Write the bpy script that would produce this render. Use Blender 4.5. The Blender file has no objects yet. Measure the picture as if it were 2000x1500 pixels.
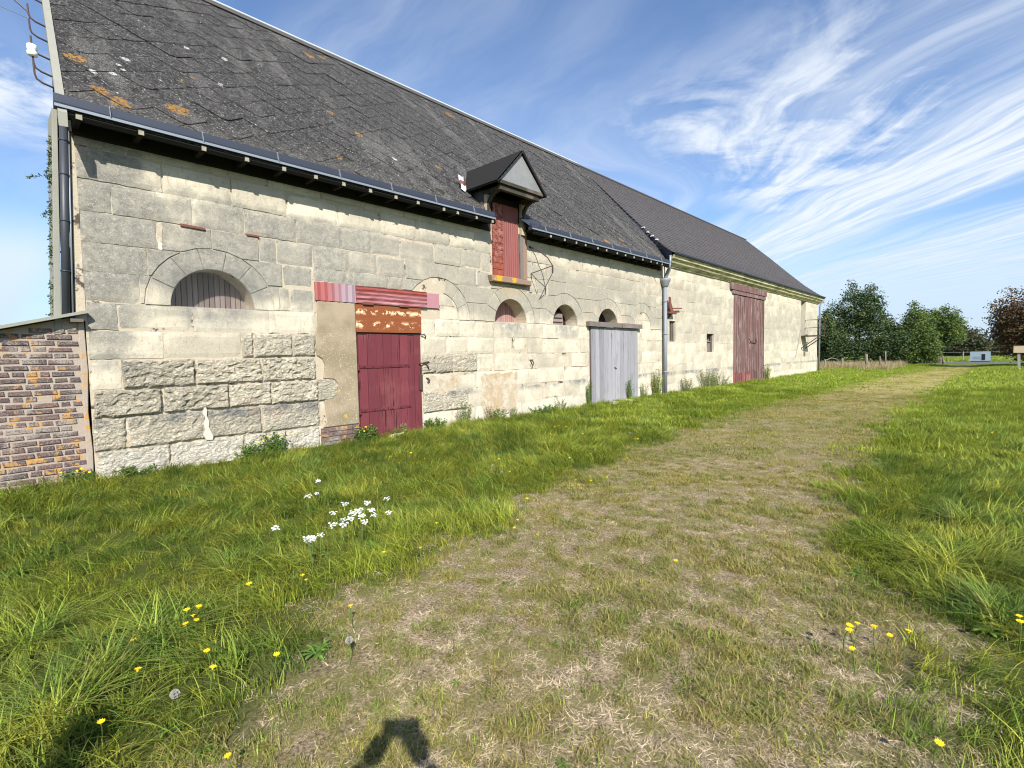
import bpy, bmesh, math, random
import numpy as np
from mathutils import Vector, Matrix, Euler, noise as mnoise
R = math.radians
rnd = random.Random(7)
SC = bpy.context.scene
COL = SC.collection

# ---------------------------------------------------------------- camera
cam_d = bpy.data.cameras.new('camera'); cam = bpy.data.objects.new('camera', cam_d); COL.objects.link(cam)
CAM = Vector((0, -8.1, 1.6))
_u = Vector((325, -17041, -980)).normalized() * -1
_x = Vector((925, 74, -980)).normalized(); _x = (_x - _u * _x.dot(_u)).normalized(); _y = _u.cross(_x)
M = Matrix((_x, _y, _u)).to_4x4(); M.translation = CAM
cam.matrix_world = M
cam_d.sensor_width = 36; cam_d.lens = 980 / 2000 * 36; cam_d.clip_start = 0.02; cam_d.clip_end = 6000
SC.camera = cam

# ---------------------------------------------------------------- light
SUN_TRAVEL = Vector((0.444, 0.675, -0.590)).normalized()
EL = math.asin(-SUN_TRAVEL.z); sx, sy = -SUN_TRAVEL.x, -SUN_TRAVEL.y
sun_d = bpy.data.lights.new('sun', 'SUN'); sun_d.energy = 4.6; sun_d.angle = R(0.55); sun_d.color = (1.0, 0.945, 0.86)
sun = bpy.data.objects.new('sun', sun_d); COL.objects.link(sun)
sun.rotation_euler = SUN_TRAVEL.to_track_quat('-Z', 'Y').to_euler(); sun.location = (-20, -30, 30)
vs = SC.view_settings
SC.display_settings.display_device = 'sRGB'
vs.view_transform = 'Standard'; vs.look = 'None'; vs.gamma = 1.0; vs.use_curve_mapping = False; vs.exposure = 0.9
SC.cycles.pixel_filter_type = 'BLACKMAN_HARRIS'; SC.cycles.filter_width = 1.1


# ---------------------------------------------------------------- node helper
class NT:
    def __init__(s, tree):
        s.t = tree; tree.nodes.clear()
    def n(s, typ, **kw):
        nd = s.t.nodes.new(typ)
        for k, v in kw.items(): setattr(nd, k, v)
        return nd
    def put(s, sock, v):
        if isinstance(v, bpy.types.NodeSocket): s.t.links.new(v, sock)
        elif v is not None:
            if sock.type == 'RGBA' and len(v) == 3: v = (*v, 1)
            sock.default_value = v
    def m(s, op, a, b=None, c=None, clamp=False):
        nd = s.n('ShaderNodeMath', operation=op, use_clamp=clamp)
        s.put(nd.inputs[0], a)
        if b is not None: s.put(nd.inputs[1], b)
        if c is not None: s.put(nd.inputs[2], c)
        return nd.outputs[0]
    def add(s, a, b): return s.m('ADD', a, b)
    def sub(s, a, b): return s.m('SUBTRACT', a, b)
    def mul(s, a, b): return s.m('MULTIPLY', a, b)
    def mx(s, a, b): return s.m('MAXIMUM', a, b)
    def step(s, v, a, b, c=0.0, d=1.0):
        nd = s.n('ShaderNodeMapRange', interpolation_type='SMOOTHSTEP')
        for i, q in enumerate((v, a, b, c, d)): s.put(nd.inputs[i], q)
        return nd.outputs[0]
    def noise(s, vec, sc, det=4, ro=0.55, dist=0.0, dim='3D'):
        nd = s.n('ShaderNodeTexNoise', noise_dimensions=dim)
        if vec is not None: s.put(nd.inputs['Vector'], vec)
        s.put(nd.inputs['Scale'], sc); s.put(nd.inputs['Detail'], det); s.put(nd.inputs['Roughness'], ro); s.put(nd.inputs['Distortion'], dist)
        return nd.outputs[0]
    def vor(s, vec, sc, feat='F1', out=0, rand=1.0):
        nd = s.n('ShaderNodeTexVoronoi', feature=feat); s.put(nd.inputs['Vector'], vec); s.put(nd.inputs['Scale'], sc); s.put(nd.inputs['Randomness'], rand)
        return nd.outputs[out]
    def mapv(s, vec, sc=(1, 1, 1), loc=(0, 0, 0), rot=(0, 0, 0)):
        nd = s.n('ShaderNodeMapping'); s.put(nd.inputs[0], vec); s.put(nd.inputs[1], loc); s.put(nd.inputs[2], rot); s.put(nd.inputs[3], sc)
        return nd.outputs[0]
    def mix(s, f, a, b, bl='MIX'):
        nd = s.n('ShaderNodeMix', data_type='RGBA', blend_type=bl)
        s.put(nd.inputs[0], f); s.put(nd.inputs[6], a); s.put(nd.inputs[7], b)
        return nd.outputs[2]
    def mulc(s, c, v):
        cb = s.n('ShaderNodeCombineColor'); [s.put(cb.inputs[i], v) for i in range(3)]
        return s.mix(1.0, c, cb.outputs[0], 'MULTIPLY')
    def pos(s): return s.n('ShaderNodeNewGeometry').outputs['Position']
    def sep(s, v):
        nd = s.n('ShaderNodeSeparateXYZ'); s.put(nd.inputs[0], v); return nd.outputs
    def comb(s, x, y, z):
        nd = s.n('ShaderNodeCombineXYZ'); s.put(nd.inputs[0], x); s.put(nd.inputs[1], y); s.put(nd.inputs[2], z); return nd.outputs[0]
    def attr(s, name, typ='GEOMETRY', out='Fac'):
        return s.n('ShaderNodeAttribute', attribute_name=name, attribute_type=typ).outputs[out]
    def rand(s): return s.n('ShaderNodeObjectInfo').outputs['Random']
    def bump(s, h, st=0.5, d=0.01, nrm=None):
        nd = s.n('ShaderNodeBump'); s.put(nd.inputs['Height'], h); s.put(nd.inputs['Strength'], st); s.put(nd.inputs['Distance'], d)
        if nrm is not None: s.put(nd.inputs['Normal'], nrm)
        return nd.outputs[0]
    def spots(s, P, pts, w, nz):
        """blots with ragged edges at given points of the surface: pts = [(x,y,z,r)]"""
        out = None
        for (x, y, z, r) in pts:
            d = s.n('ShaderNodeVectorMath', operation='DISTANCE'); s.put(d.inputs[0], P); d.inputs[1].default_value = (x, y, z)
            v = s.step(s.add(d.outputs['Value'], s.mul(s.sub(nz, 0.5), r * 2.2)), r, r - w, 0, 1)
            out = v if out is None else s.mx(out, v)
        return out


def mat(name, fn, rough=0.9, spec=0.3, metal=0.0, trans=0.0):
    m = bpy.data.materials.new(name); m.use_nodes = True
    t = NT(m.node_tree); res = fn(t)
    col, nrm = res if isinstance(res, tuple) else (res, None)
    o = t.n('ShaderNodeOutputMaterial'); p = t.n('ShaderNodeBsdfPrincipled')
    t.put(p.inputs['Base Color'], col); t.put(p.inputs['Roughness'], rough); p.inputs['Specular IOR Level'].default_value = spec
    p.inputs['Metallic'].default_value = metal
    if nrm is not None: t.put(p.inputs['Normal'], nrm)
    sh = p.outputs[0]
    if trans:
        tr = t.n('ShaderNodeBsdfTranslucent'); t.put(tr.inputs[0], col)
        ms = t.n('ShaderNodeMixShader'); ms.inputs[0].default_value = trans
        t.t.links.new(sh, ms.inputs[1]); t.t.links.new(tr.outputs[0], ms.inputs[2]); sh = ms.outputs[0]
    t.t.links.new(sh, o.inputs[0])
    return m


# ---------------------------------------------------------------- sky with cirrus
W = bpy.data.worlds.new('World'); SC.world = W; W.use_nodes = True
t = NT(W.node_tree)
sky = t.n('ShaderNodeTexSky', sky_type='NISHITA', sun_disc=False)
sky.sun_elevation = EL; sky.sun_rotation = math.atan2(sx, sy); sky.altitude = 50; sky.air_density = 1.0; sky.dust_density = 0.6; sky.ozone_density = 1.6
D3 = t.n('ShaderNodeTexCoord').outputs['Generated']
dx, dy, dz = t.sep(D3)
zz = t.mx(dz, 0.02)
px = t.m('DIVIDE', dx, zz); py = t.m('DIVIDE', dy, zz)
g = t.mul(t.step(px, 1.3, 3.4), 1.1)
s_ = t.sub(px, t.mul(py, g))                      # runs across the streaks
warp = t.noise(t.comb(px, py, 3.1), 0.9, 3, 0.5)
s2 = t.add(s_, t.mul(t.sub(warp, 0.5), 0.55))
st1 = t.noise(t.comb(t.mul(s2, 5.2), t.mul(py, 0.9), 0), 1.0, 5, 0.62)        # long filaments
st2 = t.noise(t.comb(t.mul(s2, 14.0), t.mul(py, 2.4), 4), 1.0, 4, 0.6)
puf = t.noise(t.comb(px, py, 9), 2.2, 6, 0.62, 0.4)
broad = t.noise(t.comb(t.mul(s2, 1.1), t.mul(py, 0.35), 7), 1.0, 2, 0.5)
def band(a, b, c, d): return t.mul(t.step(s2, a, b), t.step(s2, c, d, 1, 0))
main = band(2.5, 3.2, 4.2, 4.6)
wisps = t.mul(t.mul(band(1.3, 1.8, 2.9, 3.3), t.step(py, -0.1, 0.35)), t.step(py, 1.5, 0.95))
lowb = t.step(s2, 4.9, 6.0)
right_side = t.step(px, 1.2, 2.4)
dens = t.mul(main, t.add(0.42, t.mul(t.step(st1, 0.30, 0.66), 0.72)))
dens = t.mx(dens, t.mul(wisps, t.mul(t.step(t.add(t.mul(puf, .65), t.mul(st1, .35)), 0.38, 0.60), 0.95)))
dens = t.mx(dens, t.mul(lowb, t.add(0.40, t.mul(t.step(st1, 0.34, 0.64), 0.55))))
dens = t.mul(dens, right_side)
dens = t.mul(dens, t.add(0.72, t.mul(t.step(st2, 0.3, 0.65), 0.35)))
veil = t.mul(t.mul(t.step(broad, 0.36, 0.62), t.step(st1, .32, .66, .3, 1.0)), t.step(px, 0.35, 0.9, 0.2, 0.50))
dens = t.mx(dens, veil)
leftc = t.mul(t.step(px, 0.9, 0.3), t.mx(t.mul(t.mul(t.step(py, 2.15, 2.4), t.step(py, 3.5, 2.7)), t.step(puf, 0.32, 0.55)), t.step(py, 3.9, 7.0, 0, 0.9)))
dens = t.mx(dens, t.mul(leftc, 0.9))
dens = t.mul(dens, t.step(dz, 0.0, 0.03))
dens = t.m('MINIMUM', dens, 0.95)
skyc = t.mix(1.0, sky.outputs[0], (0.83, 0.94, 1.10), 'MULTIPLY')
cl = t.mix(dens, skyc, (5.3, 5.7, 6.2))
hz = t.step(dz, 0.25, 0.0, 0.0, 0.6)
cl = t.mix(hz, cl, (2.9, 4.0, 5.4))
bg = t.n('ShaderNodeBackground'); t.put(bg.inputs[0], cl); bg.inputs[1].default_value = 0.092
t.t.links.new(bg.outputs[0], t.n('ShaderNodeOutputWorld').inputs[0])


# ---------------------------------------------------------------- object helpers
def tag(o, label=None, cat=None, group=None, kind=None):
    if label: o['label'] = label
    if cat: o['category'] = cat
    if group: o['group'] = group
    if kind: o['kind'] = kind
    return o

def empty(name, loc, label=None, cat=None, group=None, parent=None):
    o = bpy.data.objects.new(name, None); COL.objects.link(o); o.empty_display_size = 0.2
    if parent: o.parent = parent; o.location = Vector(loc) - wloc(parent)
    else: o.location = loc
    return tag(o, label, cat, group)

def wloc(o):
    p = Vector((0, 0, 0))
    while o: p += o.location; o = o.parent
    return p

class MB:
    def __init__(s): s.v = []; s.f = []; s.smooth = False; s.col = []
    def pts(s, vs_, fs, c=None):
        k = len(s.v); s.v += [tuple(q) for q in vs_]; s.f += [tuple(i + k for i in f) for f in fs]
        if c is not None: s.col += list(c)
        return s
    def box(s, x0, x1, y0, y1, z0, z1, j=0.0):
        a = lambda q: q + rnd.uniform(-j, j)
        v = [(a(x), a(y), a(z)) for z in (z0, z1) for x, y in ((x0, y0), (x1, y0), (x1, y1), (x0, y1))]
        return s.pts(v, [(3, 2, 1, 0), (4, 5, 6, 7), (0, 1, 5, 4), (1, 2, 6, 5), (2, 3, 7, 6), (3, 0, 4, 7)])
    def beam(s, p, q, w, h=None, up=(0, 0, 1)):
        p, q = Vector(p), Vector(q); h = h or w; d = (q - p).normalized(); u = Vector(up)
        if abs(d.dot(u)) > .95: u = Vector((0, 1, 0))
        r_ = d.cross(u).normalized() * w / 2; u = r_.cross(d).normalized() * h / 2
        v = [c + a * r_ + b * u for c in (p, q) for a, b in ((-1, -1), (1, -1), (1, 1), (-1, 1))]
        return s.pts(v, [(0, 1, 2, 3), (7, 6, 5, 4), (0, 4, 5, 1), (1, 5, 6, 2), (2, 6, 7, 3), (3, 7, 4, 0)])
    def tube(s, path, r, n=8, caps=True):
        path = [Vector(p) for p in path]; rs = r if isinstance(r, (list, tuple)) else [r] * len(path); k = len(s.v); ref = None
        for i, p in enumerate(path):
            d = (path[min(i + 1, len(path) - 1)] - path[max(i - 1, 0)]).normalized()
            if ref is None: ref = Vector((0, 0, 1)) if abs(d.z) < .9 else Vector((1, 0, 0))
            a = d.cross(ref).normalized(); b = a.cross(d).normalized(); ref = b
            for j in range(n):
                th = 2 * math.pi * j / n; s.v.append(tuple(p + (a * math.cos(th) + b * math.sin(th)) * rs[i]))
        for i in range(len(path) - 1):
            for j in range(n):
                s.f.append((k + i * n + j, k + i * n + (j + 1) % n, k + (i + 1) * n + (j + 1) % n, k + (i + 1) * n + j))
        if caps:
            s.f.append(tuple(k + j for j in range(n))[::-1]); s.f.append(tuple(k + (len(path) - 1) * n + j for j in range(n)))
        return s
    def prism(s, poly, y0, y1, ch=0.0):
        """polygon in X-Z, front face at y0 (towards the camera side), back at y1; chamfered front rim"""
        n = len(poly); k = len(s.v)
        ar = sum(poly[i][0] * poly[(i + 1) % n][1] - poly[(i + 1) % n][0] * poly[i][1] for i in range(n))
        if ar < 0: poly = poly[::-1]
        s.v += [(x, y1, z) for x, z in poly]; s.v += [(x, y0 + ch, z) for x, z in poly]
        fr = poly
        if ch:
            fr = []
            for i in range(n):
                a, b, c = Vector(poly[i - 1]), Vector(poly[i]), Vector(poly[(i + 1) % n])
                e1 = (b - a).normalized(); e2 = (c - b).normalized()
                nn = Vector((-e1.y, e1.x)) + Vector((-e2.y, e2.x)); L = nn.length
                fr.append(tuple(b + (nn / L * ch * min(2.0, 2 / L)) if L > 1e-4 else b))
            s.v += [(x, y0, z) for x, z in fr]
        m_ = 3 if ch else 2
        for q in range(m_ - 1):
            for i in range(n):
                j = (i + 1) % n; s.f.append((k + q * n + i, k + q * n + j, k + (q + 1) * n + j, k + (q + 1) * n + i))
        s.f.append(tuple(k + (m_ - 1) * n + i for i in range(n)))
        return s
    def build(s, name, m_=None, parent=None, smooth=False, origin=None):
        base = wloc(parent) if parent else Vector((0, 0, 0))
        o0 = Vector(origin) if origin is not None else base
        me = bpy.data.meshes.new(name); me.from_pydata([tuple(Vector(v) - o0) for v in s.v], [], s.f); me.update()
        if s.col:
            ca = me.color_attributes.new('gc', 'FLOAT_COLOR', 'POINT'); ca.data.foreach_set('color', np.array(s.col, dtype=np.float32).ravel())
        if smooth: me.shade_smooth()
        if m_: me.materials.append(m_)
        o = bpy.data.objects.new(name, me); COL.objects.link(o); o.parent = parent; o.location = o0 - base
        return o

def copy_tree(o, parent=None):
    c = o.copy(); COL.objects.link(c); c.parent = parent
    for ch in o.children: copy_tree(ch, c)
    return c

def arc(cx, cz, r, a0, a1, n): return [(cx + r * math.cos(a0 + (a1 - a0) * i / n), cz + r * math.sin(a0 + (a1 - a0) * i / n)) for i in range(n + 1)]

def hnoise(x, y, sc, k=0): return mnoise.noise(Vector((x * sc, y * sc, k * 7.3)))
def sstep(a, b, v):
    u = min(1, max(0, (v - a) / (b - a))); return u * u * (3 - 2 * u)
def interp(x, xs, ys): return float(np.interp(x, xs, ys))
def track_l(x): return interp(x, [-3, .7, 1.1, 2, 4.4, 7, 12, 32, 55, 62], [-6.4, -5.9, -5.5, -5.0, -4.6, -3.9, -3.6, -3.9, -5.6, -5.8])
def track_r(x): return interp(x, [-3, 2.4, 2.9, 3.8, 5.7, 8.4, 12.7, 22, 44, 62], [-8.3, -8.1, -7.9, -7.6, -7.1, -6.7, -6.5, -6.7, -7.6, -8.3])
def track_mask(x, y):
    w = 0.38 + 0.012 * max(x, 0); nz = (hnoise(x, y, 1.0) * .6 + hnoise(x, y, 3.2, 1) * .35) * (1 - .6 * sstep(6, 13, x))
    return sstep(-w, w, track_l(x) - y + nz) * sstep(-w, w, y - track_r(x) + nz) * (1 - sstep(58, 61, x))
def ground_z(x, y):
    z = 0.02 * hnoise(x, y, .6) + 0.012 * hnoise(x, y, 2.2, 2)
    if y < 1 and x < 45: z += 0.13 * sstep(-2.2, -0.25, y)
    z += 0.05 * (1 - sstep(-8.6, -7.4, y)) * (x > -4)
    if x > 57: z *= 1 - sstep(57, 60, x)
    return z

# ---------------------------------------------------------------- materials
def flat(c, v=0.12, sc=8, bump=0.3, bd=0.004):
    def f(t):
        P = t.pos(); n1 = t.noise(P, sc, 5); n2 = t.noise(P, sc * 9, 3)
        k = t.add(1 - v, t.mul(t.add(t.mul(n1, .7), t.mul(n2, .3)), 2 * v))
        return t.mulc(c, k), t.bump(n2, bump, bd)
    return f

def stone_fn(second=False, rough=False):
    def f(t):
        P = t.pos(); x, y, z = t.sep(P)
        tone = t.attr('tone', 'OBJECT'); gk = t.attr('grey', 'OBJECT')
        nl = t.noise(P, 0.9, 5, .6); nm = t.noise(P, 4.5, 6, .65); nf = t.noise(P, 45, 5, .7)
        cream = t.mix(t.step(t.noise(P, 2.1, 4), .35, .65), (.53, .48, .375), (.42, .38, .295))
        cream = t.mulc(cream, t.add(.84, t.mul(tone, .26)))
        # lichen-grey weathering
        if second: zone = t.mul(t.step(z, 1.7, 2.2), t.step(z, 4.3, 3.7))
        else:
            zone = t.mul(t.step(z, 2.15, 2.75), t.step(z, 4.15, 3.7))
            zone = t.mx(zone, t.mul(t.step(x, 1.9, 1.2), t.step(z, 1.2, 1.7)))
            zone = t.mul(zone, t.step(x, 17.5, 9.5, 0.62, 1.0))
        gr = t.add(t.mul(zone, 1.0 if not second else .75), t.add(t.mul(gk, .38), t.mul(t.sub(nl, .5), 2.1)))
        gr = t.add(gr, t.mul(t.sub(nm, .5), .9))
        gm = t.step(t.add(gr, t.mul(t.sub(t.noise(P, 2.6, 5, .7), .5), 1.1)), .22, .95)
        if second: gm = t.mul(gm, .6)
        grey = t.mix(t.step(t.noise(P, 9, 5, .7), .3, .7), (.145, .147, .135), (.29, .275, .235)); grey = t.mulc(grey, t.step(x, 5, 1.5, 1.0, .80)); grey = t.mix(t.mul(t.step(x, 3.5, 7), .75), grey, t.mix(nm, (.22, .205, .165), (.34, .315, .25)))
        grey = t.mix(t.step(t.noise(P, 22, 5, .75), .54, .66, 0, .5), grey, (.40, .375, .31))
        c = t.mix(t.mul(gm, .88), cream, grey)
        # dark water stains under sills and on the ledge of the footing
        led = t.mul(t.step(z, .70, .86), t.step(z, .93, .88)); led = t.mul(led, t.step(nl, .38, .56))
        c = t.mix(t.mul(led, t.step(nm, .3, .62)), c, (.15, .155, .16))
        if not second:
            for cx in (2.38, 8.6, 10.69):
                sm = t.mul(t.step(z, 1.85, 2.3), t.mul(t.step(z, 2.38, 2.33), t.step(t.m('ABSOLUTE', t.sub(x, cx)), .62, .3)))
                c = t.mix(t.mul(sm, t.step(nm, .36, .6, 0, .8)), c, (.2, .2, .19))
            orange = t.mul(t.mul(t.step(z, 2.9, 3.2), t.step(z, 3.4, 3.3)), t.step(t.m('ABSOLUTE', t.sub(x, 8.6)), .62, .45))
            c = t.mix(t.mul(orange, t.step(nm, .44, .6, 0, .8)), c, (.42, .27, .11))
        base = t.mul(t.mul(t.step(z, .5, .4), t.step(nm, .3, .5, .3, .8)), t.step(x, 6, 4, .35, 1.0)); c = t.mix(base, c, (.60, .565, .48))
        pink = t.step(t.noise(t.mapv(P, (1, 1, 1), (5, 2, 8)), 1.1, 3), .6, .72); c = t.mix(t.mul(pink, .35), c, (.46, .33, .24))
        c = t.mix(t.step(t.vor(P, 38), .12, .06, 0, .45), c, (.66, .64, .56))
        c = t.mix(t.mul(t.step(nf, .55, .70), .6), c, (.15, .14, .11)); c = t.mix(t.mul(t.step(t.noise(t.mapv(P, (1.6, 1, .5)), 11, 6, .75), .53, .64), .38), c, (.19, .18, .15)); c = t.mix(t.mul(t.step(t.noise(P, 75, 3, .7), .56, .66), .35), c, (.62, .59, .50))
        c = t.mix(t.mul(t.step(t.vor(t.mapv(P, (1, 1, 1), (3, 3, 3)), 9), .11, .05), t.step(nl, .5, .6)), c, (.1, .09, .07))
        h = t.add(t.mul(nf, .6), t.mul(t.noise(P, 160, 3), .4)); h = t.add(h, t.mul(nm, .8)); h = t.add(h, t.mul(t.step(t.noise(P, 18, 5, .7), .34, .44), .3))
        if rough:
            pit = t.noise(t.mapv(P, (1, 1, 1.7), (0, 0, 0), (0, .5, 0)), 26, 6, .65, .3); h = t.add(t.mul(h, .5), t.mul(t.step(pit, .30, .60), 1.3))
            c = t.mix(t.step(pit, .38, .28, 0, .30), c, (.20, .17, .11))
        return c, t.bump(h, .6 if not rough else .85, .009 if not rough else .020)
    return f
M_stone = mat('limestone', stone_fn()); M_stone_r = mat('eroded_limestone', stone_fn(rough=True)); M_stone2 = mat('limestone_far', stone_fn(True))
def mortar_fn(t):
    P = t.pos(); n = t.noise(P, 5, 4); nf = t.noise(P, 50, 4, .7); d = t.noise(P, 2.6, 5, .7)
    c = t.mix(nf, (.34, .29, .215), (.48, .42, .32)); c = t.mix(t.step(d, .56, .62), c, (.075, .06, .045)); c = t.mix(t.step(n, .58, .66, 0, .6), c, (.50, .47, .40))  # dark patches: joint dirt that also paints in the shade of open crevices
    return c, t.bump(nf, .8, .01)
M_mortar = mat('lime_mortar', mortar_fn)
M_white = mat('white_mortar', flat((.47, .445, .39), .22, 9, .5, .01))
def render_fn(c1, c2, specks):
    def f(t):
        P = t.pos(); x, y, z = t.sep(P); n = t.noise(P, 2.2, 4); nf = t.noise(P, 60, 4)
        c = t.mix(t.step(n, .35, .65), c1, c2)
        if specks:
            sp = t.mul(t.step(t.vor(P, 26), .20, .12), t.step(z, 2.35, 1.95)); c = t.mix(t.mul(sp, .75), c, (.66, .6, .44))
            sp = t.mul(t.step(t.vor(t.mapv(P, (1, 1, 1), (1, 2, 3)), 47), .17, .1), t.step(z, 2.3, 2.0)); c = t.mix(t.mul(sp, .6), c, (.62, .57, .42))
            c = t.mix(t.spots(P, [(4.19, -.03, 1.03, .045), (4.33, -.03, .60, .04), (4.40, -.03, .66, .02)], .02, nf), c, (.5, .28, .04))
        else: c = t.mix(t.step(t.noise(P, 4.5, 5, .7), .42, .60), c, (.46, .41, .32)); c = t.mix(t.step(t.noise(P, 13, 5, .7), .52, .62, 0, .5), c, (.24, .21, .17))
        return t.mulc(c, t.add(.80, t.mul(nf, .40))), t.bump(nf, .7, .008)
    return f
M_render = mat('sand_render', render_fn((.215, .18, .115), (.31, .25, .175), True))
M_render2 = mat('orange_render', render_fn((.40, .29, .175), (.38, .32, .235), False))

def slate_fn(t):
    P = t.pos(); x, y, z = t.sep(P); rn = t.rand()
    sl = t.mul(t.add(z, y), .7071)
    V = t.comb(x, t.mul(sl, .62), t.mul(t.sub(z, y), .7))
    n1 = t.noise(V, 1.0, 5, .6); n2 = t.noise(V, 9, 6, .72); n3 = t.noise(V, 55, 4, .7)
    c = t.mix(t.step(n2, .3, .7), (.010, .0095, .0095), (.040, .037, .036)); c = t.mulc(c, t.add(.85, t.mul(rn, .3)))
    lich = t.mul(t.step(n2, .50, .66), t.step(n3, .50, .62)); c = t.mix(t.mul(lich, .6), c, (.20, .19, .175)); c = t.mix(t.mul(t.step(t.noise(t.mapv(V, (1, 2.2, 1)), 30, 4, .75), .52, .62), .75), c, (.16, .155, .145)); c = t.mix(t.mul(t.step(t.noise(t.mapv(V, (1, 2.5, 1), (3, 3, 3)), 22, 3, .75), .60, .67), .9), c, (.33, .33, .31))
    band_ = t.mul(t.step(t.noise(t.comb(t.mul(x, 1.2), t.mul(sl, .25), 0), 1.3, 3), .53, .66), t.step(n3, .42, .6)); c = t.mix(t.mul(band_, .55), c, (.21, .205, .19))
    bot = t.mul(t.step(z, 5.3, 4.6), t.step(n3, .38, .62)); c = t.mix(t.mul(bot, .30), c, (.20, .19, .16))
    wsp = t.mul(t.step(t.vor(V, 6.5), .085, .05), t.step(n1, .42, .5)); c = t.mix(t.mul(wsp, .9), c, (.55, .55, .52))
    ws2 = t.step(t.vor(t.mapv(V, (1, 1, 1), (7, 1, 2)), 15), .14, .08); c = t.mix(t.mul(ws2, .5), c, (.38, .38, .36))
    O = [(1.10, 1.59, .13), (1.25, .80, .12), (1.42, .62, .14), (2.10, .90, .16), (2.59, 2.29, .06), (2.35, 1.95, .05), (5.13, 2.91, .10), (5.48, 2.25, .10), (4.55, .91, .08), (5.88, 6.2, .14), (6.3, 6.5, .12), (10.3, 6.3, .16), (12.67, .5, .13), (13.9, .9, .1), (7.3, 1.9, .1)]
    k = 1 / math.hypot(1, 1.02)
    sp = t.spots(P, [(a, -.4 + b * k, 4.48 + 1.02 * b * k, r_) for a, b, r_ in O], .03, n2)
    c = t.mix(t.mul(t.mul(sp, .85), t.step(t.noise(V, 26, 4, .7), .40, .56)), c, (.33, .17, .03))
    Wt = [(1.58, 1.84, .04), (1.62, 1.7, .035), (1.24, 1.33, .05), (1.47, 1.48, .05), (1.70, 2.12, .06), (2.77, 3.56, .05), (3.0, 2.39, .06), (3.4, 3.7, .06), (6.0, 1.6, .06)]
    sp = t.spots(P, [(a, -.4 + b * k, 4.48 + 1.02 * b * k, r_) for a, b, r_ in Wt], .012, n2); c = t.mix(t.mul(sp, t.step(n3, .42, .5)), c, (.5, .5, .47))
    Mo = [(6.43, .99, .13), (6.66, .71, .13), (6.95, .45, .09), (4.64, .87, .08), (3.21, 3.6, .06), (3.89, 3.68, .08), (5.9, .6, .07)]
    sp = t.spots(P, [(a, -.4 + b * k, 4.48 + 1.02 * b * k, r_) for a, b, r_ in Mo], .03, n2); c = t.mix(sp, c, (.03, .032, .02))
    return c, t.bump(t.add(n2, t.mul(n3, 1.2)), 1.0, .02)
M_slate = mat('weathered_slate', slate_fn, .85, .3)
def slate2_fn(t):
    P = t.pos(); n = t.noise(P, 1.3, 4); n2 = t.noise(P, 12, 5, .7); rn = t.rand()
    c = t.mix(n2, (.045, .041, .043), (.088, .08, .077)); c = t.mix(t.step(n, .55, .75, 0, .5), c, (.10, .075, .05))
    return c, t.bump(n2, .5, .006)
M_slate2 = mat('brown_slate', slate2_fn, .8, .35)
M_zinc = mat('zinc', flat((.035, .042, .06), .14, 7, .2, .003), .5, .4, .2)
M_zincl = mat('zinc_light', flat((.22, .25, .29), .12, 7, .2, .003), .5, .5, .3)
M_pipe = mat('pipe_grey', flat((.19, .205, .23), .12, 4, .2, .003), .55, .5)
M_darkpipe = mat('pipe_dark', flat((.035, .04, .05), .2, 6, .2, .003), .5, .5)
M_dark = mat('dark_shaded_timber', flat((.012, .011, .010), .3, 9, .4, .004))  # near-black: on soffit and rafters the eave shade is put into the colour
M_tail = mat('rafter_timber', flat((.28, .255, .20), .2, 12, .4, .004))
M_void = mat('dark_inside', flat((.02, .018, .015), .2, 5, .1, .002))  # near-black sheets behind the openings: darkness of the unlit interior put into colour
M_verge = mat('verge_cement', flat((.24, .24, .205), .18, 6, .5, .006))
M_iron = mat('rusty_iron', flat((.06, .035, .028), .4, 20, .5, .003), .8, .4)
M_iron2 = mat('rust_red_iron', flat((.15, .05, .035), .4, 14, .5, .003), .8, .4)
M_ceram = mat('ceramic', flat((.8, .8, .78), .03, 20, 0, .001), .25, .6)

def paint_wood(c1, c2, worn, wornamt=.6, sx_=26, fade=(.4, .3, .28), fk=.3):
    def f(t):
        P = t.pos(); rn = t.attr('tone', 'OBJECT'); x, y, z = t.sep(P)
        G_ = t.comb(t.mul(x, sx_), t.mul(y, 8), t.add(t.mul(z, 1.2), t.mul(rn, 9)))
        n = t.noise(G_, 1, 5, .65); nl = t.noise(P, 1.6, 4)
        c = t.mix(n, c1, c2); c = t.mulc(c, t.add(.8, t.mul(rn, .4)))
        c = t.mix(t.mul(t.step(nl, .5, .75), fk), c, fade)
        w = t.mul(t.step(n, wornamt, wornamt + .1), t.step(nl, .35, .6)); c = t.mix(w, c, worn)
        return c, t.bump(t.add(n, t.mul(t.noise(G_, 4, 3), .4)), .8, .006)
    return f
M_red = mat('red_paint', paint_wood((.10, .021, .028), (.15, .034, .043), (.03, .012, .014), .54, 26, (.26, .09, .09), .35), .8, .25)
M_maroon = mat('maroon_worn', paint_wood((.105, .050, .048), (.18, .105, .095), (.25, .21, .20), .52, 14, (.20, .14, .13)), .85)
M_maroonr = mat('red_low_paint', paint_wood((.22, .04, .04), (.28, .07, .065), (.3, .2, .18), .6, 14), .8)
M_greyw = mat('grey_paint', paint_wood((.215, .215, .235), (.29, .285, .305), (.14, .135, .135), .54, 22, (.33, .32, .34)), .8)
M_oldw = mat('old_oak', paint_wood((.10, .085, .075), (.19, .165, .15), (.05, .04, .035), .55, 5), .9)
M_slat = mat('slat_wood', paint_wood((.17, .135, .12), (.26, .215, .19), (.12, .08, .07), .6, 26), .9)
M_slatr = mat('slat_red', paint_wood((.24, .12, .11), (.34, .22, .20), (.10, .05, .05), .6, 26), .9)
M_cream = mat('cream_timber', paint_wood((.46, .38, .25), (.55, .46, .32), (.25, .18, .1), .6, 26), .85)
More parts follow.
